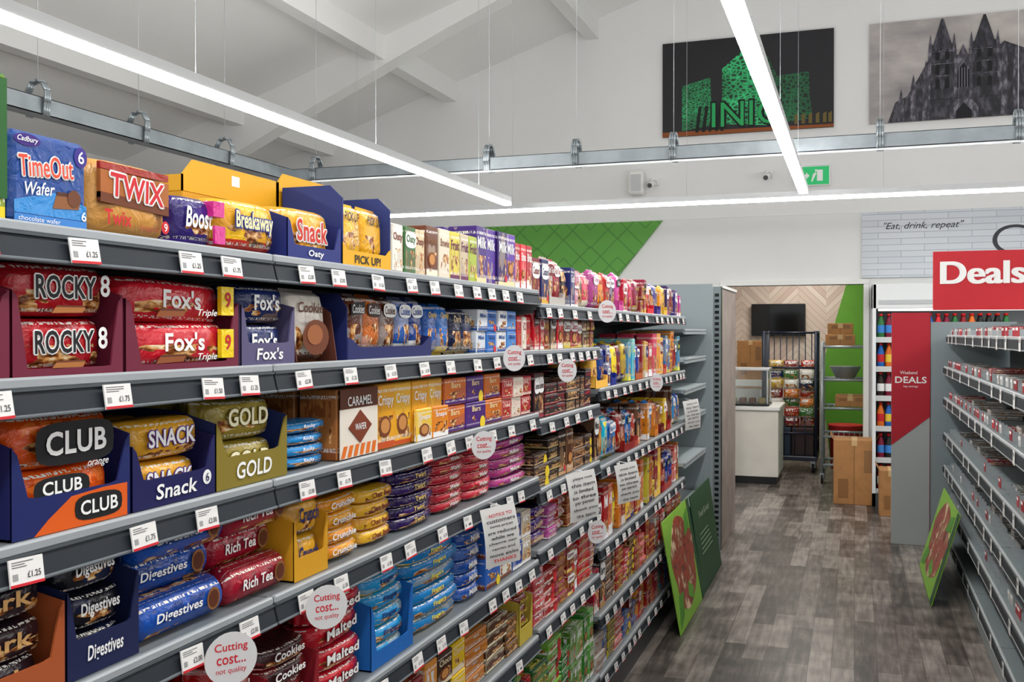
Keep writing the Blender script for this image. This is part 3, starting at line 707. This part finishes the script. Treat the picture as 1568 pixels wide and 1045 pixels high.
b1.extr(Mx,[(.02,.052),(.166,.046),(.166,.090),(.02,.092)],2,-.006,.0008,M_COL,H('#a8602a')); b1.extr(Mx,[(.02,.046),(.166,.040),(.166,.054),(.02,.060)],2,-.006,.0010,M_COL,H('#6a3416'))
b1.otext(Mx,'TWIX',.095,.071,.115,.034,H('#c81e28'),W_,z=.0018,bold=.02,rot=-.04,ow=.09)
b1.text(Mx,'Twix',.055,.026,.055,.022,H('#c81e28'),z=.0018,bold=.02); b1.text(Mx,'fingers',.12,.016,.04,.010,H('#a03020'),z=.0018,bold=0); b1.oval(Mx,.158,.022,.009,.010,.001,H('#c81e28')); b1.text(Mx,'9',.158,.022,.008,.012,W_,z=.002,bold=.01)
b1.build()
b1=MB('biscuit_multipacks')
wraps(b1,1.3,1.415,z,.085,1,H('#2b1a6a'),H('#4a2a9a'),'Boost',wc=W_,shear=.2,nd=1)
b1.box(LF(XP,1.385,z),.0,.028,.01,.04,-.002,.0025,M_FILM,H('#d02a88')); b1.box(LF(XP,1.382,z),.0,.03,.055,.08,-.02,.0015,M_FILM,H('#d02a88'))
wraps(b1,1.42,1.605,z,.095,1,H('#e6b422'),H('#c8301e'),'Breakaway',wc=H('#f6e8b0'),oc=H('#2b3a90'),nd=1)
wraps(b1,1.61,1.81,z,.105,1,H('#e0a21e'),H('#c8301e'),'Snack',wc=H('#c8301e'),oc=W_,tray=H('#1f2c74'),hf=.3,nd=1,tword='Oaty')
pouches(b1,1.835,2.03,z+.01,.135,2,C('#e9b21e','#e0a416'),H('#1f2c74'),'PICK UP',wc=K_,nd=2,d=.05)
Mx=LF(XP,1.82,z+.001)
b1.box(Mx,0,.222,0,.003,-.14,0,M_CARD,H('#22306e'))
for xx in (0,.219): b1.extr(Mx,[(0,-.14),(.168,-.14),(.168,-.03),(.14,0),(0,0)][::-1],0,xx,xx+.003,M_CARD,H('#2c3a78'))
b1.box(Mx,0,.222,0,.168,-.143,-.14,M_CARD,H('#27356f')); b1.extr(Mx,[(0,0),(.222,0),(.222,.05),(.2,.035),(.02,.035),(0,.05)],2,-.002,.001,M_CARD,H('#e3a81c')); b1.text(Mx,'PICK UP!',.11,.018,.12,.018,K_,z=.002,bold=.02)
boxes(b1,2.05,2.25,z,.115,3,C('#e9e6d8','#3c6a38','#d9c7a0'),H('#7a2a20'),word='Oaty',style=None)
boxes(b1,2.25,2.4,z,.13,2,C('#6a3a24','#ded2bd'),H('#f0e6c8'),'Brownie',wc=H('#8a5a3a'))
boxes(b1,2.4,2.6,z,.13,3,C('#d8c84a','#c9b89a','#a8b83a'),H('#6a1f50'),'Fruit')
boxes(b1,2.6,2.92,z,.165,4,C('#3d1a78','#4a2590','#2f1660','#5a2aa0'),H('#e9d9a8'),'Milk',wc=W_)
boxes(b1,2.925,3.09,z,.145,3,C('#b01e2a','#d83038'),W_,'Bites')
b1.build()
YL=H('#dca017')
b1=MB('cardboard_display_carton')
Mx=LF(-1.15,1.5,z+.001)
b1.box(Mx,0,.31,0,.12,-.14,0,M_CARD,H('#c98f12'),b=.002)
b1.extr(Mx,[(0,.12),(.31,.12),(.31,.18),(.03,.18),(.0,.15)],2,-.003,0,M_CARD,YL); b1.box(Mx,.307,.31,.12,.18,-.14,0,M_CARD,YL); b1.box(Mx,.0,.31,.12,.165,-.14,-.137,M_CARD,H('#c98f12')); b1.box(Mx,0,.003,.12,.15,-.14,0,M_CARD,YL)
b1.box(Mx,.15,.175,.148,.168,0,.001,M_COL,W_)
b1.build()
b1=MB('cardboard_display_carton'); Mx=LF(-1.15,1.815,z+.001)
b1.box(Mx,0,.225,0,.12,-.14,0,M_CARD,YL,b=.002); b1.extr(Mx,[(0,.12),(.225,.12),(.225,.2),(.02,.2),(0,.18)],2,-.003,0,M_CARD,YL); b1.box(Mx,.222,.225,.12,.2,-.14,0,M_CARD,YL); b1.box(Mx,0,.003,.12,.18,-.14,0,M_CARD,YL); b1.box(Mx,0,.225,.12,.19,-.14,-.137,M_CARD,H('#c98f12')); b1.build()

# --- second shelf
z=A_[1]+.02; MR=H('#6e2038')
b1=MB('chocolate_biscuit_tray')
wraps(b1,.70,.965,z,.152,2,H('#b81c28'),W_,'Bars',tray=MR)
wraps(b1,.97,1.168,z,.152,2,H('#b01823'),H('#c02630'),'ROCKY',wc=K_,oc=W_,tray=MR,badge='8',hf=.08,bold=.02,wf=.58)
for j in range(2): biscuit(b1,LF(XP,.975,z+.004+j*.074),.09,.012,.06,.010,.001,'#a86a34','#6a3418')
b1.build()
b1=MB('chocolate_biscuit_tray')
wraps(b1,1.175,1.452,z,.146,2,H('#c41c2b'),H('#d23a44'),"Fox's",wc=W_,tray=MR,hf=.08,wf=.36)
for j in range(2):
    Mx=LF(XP,1.175,z+.005+j*.071); b1.box(Mx,.228,.262,.012,.06,-.006,.002,M_FILM,H('#f1cf1a')); b1.text(Mx,'9',.245,.038,.016,.026,H('#c41f2c'),z=.003,bold=.02); b1.text(Mx,'Triple',.19,.014,.05,.014,W_,z=.0025,bold=.01,shear=.3); biscuit(b1,Mx,.1,.013,.07,.012,.0018)
b1.build()
b1=MB('chocolate_biscuit_tray')
wraps(b1,1.462,1.632,z,.144,2,H('#16255a'),H('#c49a4a'),"Fox's",wc=W_,tray=H('#5b5478'),hf=.3,wf=.5,tword="Fox's")
b1.build()
b1=MB('biscuit_pouches')
pouches(b1,1.648,1.79,z,.148,1,H('#e6ded2'),H('#6b3a1e'),'Cookie',tray=None,nd=1)
Mx=LF(XP-.085,1.642,z); b1.box(Mx,0,.155,0,.145,-.1,.0,M_CARD,H('#5a2c20'))
for xx in (0,.152): b1.extr(Mx,[(0,0),(.145,0),(.10,.07),(0,.085)],0,xx,xx+.003,M_CARD,H('#5a2c20'))
Mx=LF(XP,1.648,z); b1.oval(Mx,.07,.05,.05,.035,-.003,H('#6a3418')); b1.oval(Mx,.065,.055,.03,.02,-.002,H('#9a5a30'))
pouches(b1,1.86,2.26,z+.01,.135,5,C('#5a2c18','#c96a2a','#5a2c18','#2a5aa8','#1f3f88'),W_,'Cookies',style=None)
Mx=LF(XP,1.84,z+.001); NVc=H('#1f2760')
b1.tray(Mx,.43,.06,.16,NVc,.45); b1.extr(Mx,[(0,-.16),(.14,-.16),(.14,-.02),(.11,0),(0,0)][::-1],0,-.003,-.0005,M_CARD,NVc)
pouches(b1,2.275,2.43,z,.138,2,C('#1f57a8','#2a6fc0'),H('#e9c34a'),'Chunky')
pouches(b1,2.435,2.595,z,.13,2,C('#10183a','#1a2450'),H('#d8c090'),'Dark')
boxes(b1,2.6,2.93,z,.125,4,C('#d9dfe6','#2a6fc0','#e9e9e9','#4a8ad0'),H('#1f4f98'),'Mini',rows=2)
boxes(b1,2.935,3.09,z,.11,3,C('#c22a2a','#e8e0d4'),H('#7a1a1a'))
b1.build()
# --- third shelf
z=A_[2]+.02
b1=MB('chocolate_biscuit_tray')
wraps(b1,.70,.962,z,.155,2,H('#c9281e'),H('#f0cf22'),'Penguin')
wraps(b1,.968,1.182,z,.16,2,H('#d9500f'),H('#e8702a'),None,tray=H('#1a2560'),hf=.34)
Mx=LF(XP,.968,z)
b1.oval(Mx,.11,.117,.072,.029,.0006,K_,p=.5); b1.text(Mx,'CLUB',.11,.118,.11,.032,W_,z=.0022,bold=.025); b1.text(Mx,'orange',.15,.083,.04,.010,W_,z=.0014,bold=0,shear=.3)
b1.oval(Mx,.085,.057,.05,.018,.0003,K_,p=.6); b1.text(Mx,'CLUB',.085,.06,.07,.018,W_,z=.0009,bold=.02)
b1.extr(Mx,[(.035,.001),(.207,.001),(.207,.048),(.16,.048),(.1,.044),(.06,.02)],2,.0012,.0022,M_CARD,H('#dc5c16')); b1.oval(Mx,.15,.025,.046,.018,.0028,K_,p=.6); b1.text(Mx,'CLUB',.15,.025,.072,.02,W_,z=.0038,bold=.02)
b1.build()
b1=MB('chocolate_biscuit_tray')
wraps(b1,1.188,1.385,z,.13,2,H('#dca02a'),H('#c88a1e'),'SNACK',wc=W_,oc=H('#5a2a86'),tray=H('#1a1a52'),hf=.36,tword='Snack'); b1.oval(LF(XP,1.188,z),.175,.03,.011,.012,.002,W_); b1.text(LF(XP,1.188,z),'6',.175,.03,.009,.014,H('#1a1a52'),z=.003,bold=.01); b1.build()
b1=MB('chocolate_biscuit_tray')
wraps(b1,1.39,1.605,z,.152,2,H('#94822f'),H('#b0a050'),'GOLD',wc=H('#f4eecb'),oc=H('#6b5c1c'),tray=H('#1d2a60'),hf=.38,tword='GOLD',traycol2=H('#85752a')); b1.build()
b1=MB('biscuit_packs')
wraps(b1,1.612,1.795,z,.09,4,H('#1688cc'),H('#0f6fb0'),'Rocky',wc=W_,nd=2)
wraps(b1,1.612,1.795,z,.14,3,H('#8a4a1c'),H('#e0901e'),None,nd=1,x=XP-.23)
boxes(b1,1.8,1.975,z,.148,1,H('#b07038'),H('#8a4a22'),None,nd=2,d=.1)
Mx=LF(XP+.003,1.8,z+.001); b1.box(Mx,.002,.171,.002,.146,-.001,.0002,M_CARD,H('#e6ddd0'))
b1.box(Mx,.002,.171,.105,.146,-.001,.0008,M_CARD,H('#5a2c18')); b1.text(Mx,'CARAMEL',.088,.12,.11,.02,W_,z=.002,bold=.01)
for q in range(6): b1.extr(Mx,[(.005+q*.027,.004),(.02+q*.027,.004),(.032+q*.026,.028),(.017+q*.026,.028)],2,.001,.0016,M_COL,H('#e0701c'))
b1.extr(Mx,[(.088,.03),(.14,.065),(.088,.1),(.036,.065)],2,.001,.0022,M_COL,H('#7a3418')); b1.text(Mx,'WAFER',.088,.065,.05,.014,W_,z=.003,bold=.01)
boxes(b1,1.98,2.36,z,.15,4,C('#e8a51e','#f0b62a','#e8a51e','#f2be3a'),H('#c8501e'),'Crispy',wc=W_,rows=1)
boxes(b1,2.165,2.36,z,.08,2,C('#f2c84a','#e88a1e'),W_,'Snaps',x=XP+.012,nd=1,d=.022)
boxes(b1,2.365,2.80,z,.145,3,C('#d8701a','#4a2078','#d8701a'),H('#4a1f70'),'Bars',wc=H('#f2d9a0'),rows=2,hv=.004)
boxes(b1,2.805,3.09,z,.125,3,C('#b82026','#e8dfd0','#b01e2a'),H('#e8c8b8'),rows=2)
b1.build()
# --- fourth shelf
z=A_[3]+.02
b1=MB('chocolate_biscuit_tray')
wraps(b1,.86,1.055,z,.155,3,H('#22161f'),H('#4a2a2a'),'Dark',wc=H('#d9a86a'),tray=H('#a5522a'),nd=3); b1.build()
b1=MB('chocolate_biscuit_tray')
wraps(b1,1.06,1.2,z,.165,3,H('#12131b'),H('#2a3a70'),'Digestives',wc=W_,tray=H('#161f46'),hf=.35,nd=3,traycol2=H('#1a2148'),tword='Digestives'); b1.build()
b1=MB('biscuit_rolls')
rolls(b1,1.205,1.43,z,3,.034,H('#174ca6'),H('#163a80'),'Digestives',nd=4)
rolls(b1,1.435,1.62,z,3,.034,H('#9c162c'),H('#7a1426'),'Rich Tea',nd=4)
b1.build()
b1=MB('biscuit_packs')
wraps(b1,1.63,1.755,z,.155,2,H('#d9a028'),H('#1e2a66'),'Crunch',wc=H('#1e2a66'),tray=H('#d49a22'),nd=3)
wraps(b1,1.76,1.925,z,.13,4,H('#e0901e'),H('#f0cf4a'),'Crunchie',wc=W_,nd=3)
wraps(b1,1.93,2.09,z,.125,4,H('#e8b42a'),H('#c8501e'),'Oat bar',wc=H('#7a2a20'),nd=3)
wraps(b1,2.095,2.33,z,.165,6,H('#26134f'),H('#5a3a90'),'Twirl',wc=H('#e9c86a'),nd=3)
wraps(b1,2.335,2.55,z,.15,6,H('#ae1a2e'),H('#d85a64'),'Wafer',wc=W_,nd=3)
wraps(b1,2.555,2.76,z,.155,6,H('#c02038'),H('#e07a84'),'Wafer',wc=W_,nd=3)
wraps(b1,2.765,3.09,z,.145,5,H('#b83a84'),H('#5a2a86'),'Mallow',wc=W_,nd=3)
b1.build()

def jit(hx):
    s=hx.lstrip('#'); r,g_,b_=[int(s[i:i+2],16)/255 for i in (0,2,4)]
    h,s_,v=colorsys.rgb_to_hsv(r,g_,b_); h=(h+R.uniform(-.03,.03))%1; s_=min(1,s_*R.uniform(.85,1.2)); v=min(1,v*R.uniform(.8,1.12))
    r,g_,b_=colorsys.hsv_to_rgb(h,s_,v); return H('#%02x%02x%02x'%(int(r*255),int(g_*255),int(b_*255)))
def autofill(name,y0,y1,z,hmax,pal,kinds,seed,nd=3,x=XP):
    R.seed(seed); mb=MB(name); y=y0
    while y<y1-.04:
        c1,c2=R.choice(pal); c1=jit(c1); c1b=jit(R.choice(pal)[0]); c2=jit(c2); kd=R.choice(kinds)
        word=R.choice(WORDS) if R.random()<.8 else None; st=R.random()
        if kd=='box':
            wd=R.uniform(.055,.1); m_=R.choice([1,1,2]); h=hmax*R.uniform(.7,1.0); ye=min(y+wd*m_,y1)
            boxes(mb,y,ye,z,h,m_,[c1,c1b],c2,word,nd=nd,rows=R.choice([1,1,2]),style=st)
        elif kd=='flat':
            wd=R.uniform(.1,.17); ye=min(y+wd,y1); n=max(2,int(hmax*R.uniform(.75,1)/.04)); boxes(mb,y,ye,z,n*.038,1,c1,c2,word,nd=nd,rows=n)
        elif kd=='wrap':
            wd=R.uniform(.12,.18); ye=min(y+wd,y1); h=hmax*R.uniform(.7,.98); n=max(2,int(h/.035)); wraps(mb,y,ye,z,h,n,c1,c2,word,nd=nd,tray=(c2 if R.random()<.3 else None))
        elif kd=='pouch':
            wd=R.uniform(.075,.115); m_=R.choice([1,1,2]); ye=min(y+wd*m_,y1); pouches(mb,y,ye,z,min(.2,hmax)*R.uniform(.85,1),m_,[c1,c1b],c2,word,nd=nd,style=st,tray=(c1 if R.random()<.35 else None),th=.35)
        elif kd=='roll':
            wd=.2; ye=min(y+wd,y1); rolls(mb,y,ye,z,max(1,int(hmax/.065)),.032,c1,c2,word,nd=nd+1)
        y=ye+.003
    return mb.build()
pR=[('#b01c28','#f0e8e0'),('#8a1526','#e9c24a'),('#c93038','#ffffff')]
pB=[('#1d6fc0','#f0d23a'),('#1c3f94','#ffffff'),('#2a9ad0','#f2e24a')]
pY=[('#e8a51e','#b01c28'),('#f0c83a','#2a2a70'),('#e0801e','#ffffff')]
pP=[('#4a2590','#f0d9a0'),('#c2408c','#ffffff'),('#3a1a5a','#d0409a')]
pK=[('#2a1814','#d9a86a'),('#4a2214','#e9d9b8'),('#16161c','#c9a04a')]
pW=[('#e9e4da','#b01c28'),('#ded8c8','#3a6a38'),('#f0efe9','#1c3f94')]
pG=[('#2c7a35','#f0f0e8'),('#1f5a2a','#e9c24a'),('#6aa83a','#ffffff')]
autofill('biscuit_packs',.4,1.52,A_[4]+.02,.2,pK+pR,['wrap','roll'],21)
b1=MB('biscuit_packs'); z=A_[4]+.02; R.seed(5)
wraps(b1,1.54,1.72,z,.16,4,H('#3a1a1c'),H('#c22a30'),'Cookies',wc=W_,nd=3,tray=H('#8a1a26'))
wraps(b1,1.725,1.94,z,.2,4,H('#b81a29'),H('#8a1220'),'Malted',wc=W_,oc=H('#5a1018'),nd=3)
wraps(b1,1.945,2.16,z,.195,5,H('#1d8cc8'),H('#f0d23a'),'Finger',wc=H('#1a2a6a'),nd=3,tray=H('#1a62b0'),hf=.2)
wraps(b1,2.165,2.5,z,.21,6,H('#1578ba'),H('#e8cf3a'),'Fingers',wc=H('#f2e24a'),nd=3)
wraps(b1,2.505,2.66,z,.19,5,H('#184a9e'),H('#7aa0d8'),'Milk',wc=W_,nd=3)
boxes(b1,2.665,2.9,z,.18,2,C('#2c62b8','#e6e2d6'),H('#7a3a1c'),'Cookies',wc=W_,rows=2)
boxes(b1,2.905,3.09,z,.17,2,C('#1d3f94','#b8a890'),W_,rows=2); b1.build()
autofill('biscuit_packs',.4,1.52,A_[5]+.02,.19,pK+pR+pB,['wrap','flat'],22)
autofill('biscuit_packs',1.54,3.09,A_[5]+.02,.19,pY+pR+pY+pK,['wrap','flat','box'],33)
autofill('biscuit_packs',.4,1.52,A_[6]+.02,.3,pR+pB,['wrap'],24)
autofill('biscuit_packs',1.54,3.09,A_[6]+.02,.3,pG+pR+pB,['wrap','box'],25)
rows=[(C_[0],.17,pK+pP+pR+pW[:1]+[('#20306a','#ffffff')]*2,['box','pouch']),(C_[1],.14,pR+pK+pR+pW[:1],['box']),(C_[2],.17,pK+[('#16161c','#c22030')]*3+pR[:1],['box','flat']),
 (C_[3],.17,pK+[('#7a3a1a','#f0e0c0'),('#4a2010','#ffffff')],['box','flat']),(C_[4],.15,pR+pP,['flat','wrap']),(C_[5],.21,pR+[('#8a1526','#ffffff')]+pK[:1],['flat','box']),(C_[6],.34,pG+pG+pB,['flat','box'])]
for i,(zz,hm,pl,kd) in enumerate(rows): autofill('snack_packs',3.11,3.91,zz+.02,hm,pl,kd,40+i)
rows=[(D_[0],.18,pR+pP+pR+pY+pW[:1],['pouch','box']),(D_[1],.24,pY+pB+pY+pR,['pouch','box']),(D_[2],.25,pY+pR+pB+pK,['pouch','pouch','box']),(D_[3],.26,pY+pB+pY+pR,['box','pouch']),
 (D_[4],.22,pR+pW[:1]+pK+pR,['box','flat']),(D_[5],.2,pB+pR+pW[:1]+pY,['box','flat'])]
for i,(zz,hm,pl,kd) in enumerate(rows):
    autofill('snack_packs',3.93,4.97,zz+.02,hm,pl,kd,60+i); autofill('snack_packs',4.99,6.04,zz+.02,hm,pl+pR,kd,80+i)

# wobblers and hanging notices
def wob(x,y,z,r):
    q=MB('round_shelf_talker'); Mx=Matrix.Translation((x,y,z))@Matrix.Rotation(math.radians(-38),4,'Z')@LF(0,0,0)
    n=28; q.extr(Mx,[(r*math.cos(2*math.pi*i/n),r*math.sin(2*math.pi*i/n)) for i in range(n)],2,-.0008,.0008,M_COL,H('#d0cfd0'))
    q.text(Mx,'Cutting',0,r*.42,r*1.25,r*.4,RED,z=.0015,bold=.01); q.text(Mx,'cost...',0,-.02*r,r*1.1,r*.34,RED,z=.0015,bold=.01); q.text(Mx,'not quality',0,-r*.45,r*1.15,r*.27,RED,z=.0015,bold=.0)
    q.extr(Mx,[(-.006,-r*.9),(.006,-r*.9),(.006,r*.9),(-.006,r*.9)],2,-.002,-.001,M_COL,W_)
    q.tube(ID,(x-.005,y+.005,z-r*.2),(XF+.014,y+.02,z+.012),.002,M_WHITE,seg=6); q.build()
for a in ((-.93,1.33,1.085,.042),(-.93,1.63,1.088,.041),(-.935,2.47,1.30,.038),(-.935,2.72,1.526,.038),(-.935,3.28,1.47,.04),(-.935,3.86,1.685,.045),(-.935,4.9,1.35,.042),(-.935,3.7,.834,.045)): wob(*a)
def notice(x,y,z,w,h,hd,lines):
    q=MB('hanging_paper_notice'); Mx=Matrix.Translation((x,y,z))@Matrix.Rotation(math.radians(-40),4,'Z')@LF(0,0,0)@Matrix.Rotation(.12,4,'Z')
    N=6; ps=[]
    for j in range(N+1):
        t=j/N
        for xx in (-w/2,w/2): ps.append((xx,-h/2+h*t,.012*math.sin(t*3.1)))
    n=q.pts(Mx,ps)
    for j in range(N): q.face([n+2*j,n+2*j+1,n+2*j+3,n+2*j+2],M_COL,H('#d6d5d2'),smooth=True)
    Mz=Mx@Matrix.Translation((0,0,.014)); L=len(lines)
    for k,tx in enumerate(lines):
        q.text(Mz,tx,0,h*(.38-.76*k/(L-1)),w*(.82 if k%2 else .66),h*.5/L,RED if k in hd else H('#3a3a3e'),z=.001,bold=.02,clamp=2.2)
    q.tube(ID,(x,y,z+h*.5),(XF+.015,y+.01,z+h*.5+.004),.002,M_WHITE,seg=6); q.build()
notice(-.925,2.57,1.04,.11,.165,(0,8),['NOTICE TO','customers','some prices','are reduced','while we','change our','ranges and','move aisles','THANKS'])
l2=['please note','this item','is limited','to three','per person','thank you','the team']
notice(-.925,3.44,1.014,.125,.176,(),l2); notice(-.925,4.18,.955,.12,.17,(),l2); notice(-.925,5.95,1.11,.12,.176,(),l2)

# leaning promotion boards
def food_mat(name,a,b_,c_):
    m,nt,bb=base(name); g=NT(nt); n=g.noise(g.obj(),9,4); n2=g.noise(g.obj(),26,3)
    f=g.m('ADD',g.m('MULTIPLY',n,.65),g.m('MULTIPLY',n2,.35))
    nt.links.new(g.ramp(f,[(.38,a),(.46,b_),(.54,c_),(.62,'#e3c7a0')]),bb.inputs['Base Color']); bb.inputs['Roughness'].default_value=.4; return m
FM=food_mat('salad_photo_print','#4a140e','#a83a24','#7a3a22')
LGN=H('#7fb03a'); DKG=H('#1f4a2c')
def board(name,M,w,h,c1,pic):
    q=MB(name); q.box(M,0,w,0,h,-.006,0,M_COL,c1,b=.001)
    if pic:
        n=26; cx=w*.5; q.extr(M,[(cx+w*.4*math.cos(2*math.pi*i/n)*(1+.08*math.sin(10*math.pi*i/n)),h*.52+h*.42*math.sin(2*math.pi*i/n)*(1+.06*math.cos(6*math.pi*i/n))) for i in range(n)],2,0,.0015,FM)
        q.extr(M,[(w*.03,h*.05),(w*.2,h*.1),(w*.3,h*.3),(w*.14,h*.3)],2,0,.0022,M_COL,H('#4c8a2a')); q.extr(M,[(w*.65,h*.7),(w*.85,h*.75),(w*.86,h*.93),(w*.72,h*.88)],2,0,.0022,M_COL,H('#4c8a2a'))
        q.extr(M,[(w*.45,h*.2),(w*.6,h*.12),(w*.66,h*.22),(w*.5,h*.32)],2,0,.0022,M_COL,H('#5c9a32'))
        q.box(M,w*.9,w,0,h,0,.001,M_COL,DKG)
    else:
        q.text(M,'Fresh & local',w*.5,h*.75,w*.5,h*.07,H('#a9bca4'),z=.003,bold=0)
        for k in range(5): q.box(M,w*.2,w*(.6+.03*k),h*(.55-.05*k),h*(.56-.05*k),0,.001,M_COL,H('#7f9a80'))
    return q.build()
board('food_promotion_board',LF(-.86,5.2,.003)@Matrix.Rotation(math.radians(-10),4,'X'),.85,.60,LGN,True)
board('green_promotion_board',LF(-.865,6.07,.003)@Matrix.Rotation(math.radians(-8.5),4,'X'),.85,.60,DKG,False)
board('food_promotion_board',RF(.42,7.35,.003)@Matrix.Rotation(math.radians(-16),4,'X'),1.1,.56,LGN,True)

# ---------------------------------------------------------------- right gondola
rg=MB('supermarket_shelving')
XR=.62; ZR=[1.58,1.35,1.12,.86,.62,.40,.16]
RG=H('#7c8688')
for (ya,yb) in ((.8,1.8),(1.8,2.8),(2.8,3.9),(3.9,5.0),(5.0,6.0),(6.0,7.0),(7.0,7.98)):
    rg.box(ID,1.06,1.08,ya,yb,0,1.66,M_METAL,H('#565e60'))
    rg.box(ID,1.03,1.06,ya-.02,ya+.02,0,1.68,M_METAL,H('#3a3f42'))
    for k,zz in enumerate(ZR):
        xf=XR if k>0 else XR+.02
        rg.box(ID,xf+.01,1.055,ya+.003,yb-.003,zz-.02,zz,M_METAL,RG)
        rg.box(ID,xf,xf+.012,ya+.003,yb-.003,zz-.012,zz+.004,M_METAL,H('#b3b9bb'),b=.003)
        rg.box(ID,xf-.006,xf+.006,ya+.003,yb-.003,zz-.05,zz-.012,M_STRIP,H('#34393d'))
        rg.box(ID,xf-.008,xf+.004,ya+.003,yb-.003,zz-.055,zz-.050,M_METAL,H('#a4aaac'))
        for yy in (ya+.01,yb-.014):
            if k<6: rg.extr(ID,[(zz-.1,1.055),(zz-.02,1.055),(zz-.02,XR+.03),(zz-.03,XR+.03)],1,yy,yy+.004,M_METAL,MG)
        y=ya+.15
        while y<yb-.1:
            Mx=RF(xf-.009,y+.05,zz-.058)@Matrix.Rotation(R.uniform(-.1,.1),4,'Z')
            rg.box(Mx,0,.05,0,.062,0,.0012,M_COL,H('#e2e2e0')); rg.box(Mx,.006,.04,.035,.05,.0012,.0016,M_COL,H('#9a9a9a'))
            y+=R.choice([.28,.4,.5])
    rg.box(ID,XR+.03,1.05,ya,yb,0,.14,M_METAL,H('#9fa9ab'))
    rg.box(ID,XR+.01,XR+.03,ya,yb,0,.11,M_METAL,H('#8f999b'))
rg.build()
cp=MB('shelf_edge_divider_tags')
for k,zz in enumerate(ZR[:6]):
    y=1.0
    while y<7.9:
        tag=R.random()<(.7 if k in (0,1,2) else .25)
        cp.box(ID,.655,.695,y,y+.002,zz+.001,zz+.035,M_COL,H('#a9b0b4'))
        if tag:
            wv=R.uniform(.05,.1); cp.box(RF(.652,y+wv,zz+.002),0,wv,0,.045,-.002,0,M_COL,H(R.choice(['#a01824','#b22434','#8a1420','#b8b8b6']))); cp.box(RF(.652,y+wv,zz+.002),.005,wv*.7,.028,.04,0,.001,M_COL,W_)
        y+=R.uniform(.08,.15)
cp.build()
cp=MB('chilled_flat_packs')
for k,(zz,dens,cl) in enumerate(((1.58,.5,['#b8b8b8','#a82a38','#c8c8c6']),(1.35,.4,['#981e2c','#a93040','#a9a4a0']),(1.12,.35,['#901c28','#8a8480','#a22a3a']),(.86,.3,['#7c7c78','#5a5a58','#901c28']),(.62,.25,['#787c7c','#5a5a58']),(.40,.15,['#787874','#703038']))):
    y=1.2
    while y<7.8:
        if R.random()<dens:
            wv=R.uniform(.1,.15); c1=H(R.choice(cl)); n=R.choice([1,1,2])
            for j in range(n):
                cp.box(RF(.70,y+wv,zz+.001+j*.027),0,wv,0,.026,-R.uniform(.16,.2),0,M_PRINT,c1,W_,sd(),b=.003)
            y+=wv+.01
        else: y+=.13
cp.build()
en=MB('deals_end_panel'); Mx=WF(.26,8.02,0)
en.box(Mx,0,.27,0,1.75,-.04,0,M_METAL,H('#a9aeae'),b=.003); en.box(Mx,.27,.85,0,1.68,-.03,0,M_METAL,H('#8a9598'))
en.extr(Mx,[(0,.75),(.27,.97),(.27,1.75),(0,1.75)],2,0,.003,M_COL,H('#b32030'))
en.text(Mx,'DEALS',.135,1.245,.22,.05,W_,z=.004,bold=.02); en.text(Mx,'Weekend',.12,1.3,.12,.025,W_,z=.004,bold=0); en.text(Mx,'big savings',.135,1.195,.1,.018,W_,z=.004,bold=0)
en.box(Mx,.268,.272,0,1.75,-.03,.004,M_COL,H('#6a1420')); en.build()
ds=MB('deals_header_sign'); Mx=WF(.375,5.5,1.715)
ds.box(Mx,0,.72,0,.30,-.012,0,M_COL,H('#c22731'),b=.002)
for i,o in enumerate((-.005,-.0025,0,.0025,.005)): ds.text(Mx,'Deals',.23+o,.19,.385,.115,W_,z=.0015+i*.0006,bold=.012,res=8,clamp=2)
ds.text(Mx,'on now',.6,.19,.14,.04,W_,z=.002,bold=.01)
ds.tube(ID,(.98,5.515,1.6),(.98,5.515,2.0),.01,M_GALV); ds.build()

# ---------------------------------------------------------------- world + camera
wd=bpy.data.worlds.new('World'); S.world=wd; wd.use_nodes=True
bgd=wd.node_tree.nodes['Background']; bgd.inputs[0].default_value=(.98,.99,1,1); bgd.inputs[1].default_value=.8
cd=bpy.data.cameras.new('Camera'); co=bpy.data.objects.new('Camera',cd); S.collection.objects.link(co)
co.location=(0,0,1.6); co.rotation_euler=(math.radians(89.52),0,math.radians(19.1)); cd.lens=34.85; cd.sensor_width=36; cd.clip_start=.02
S.camera=co
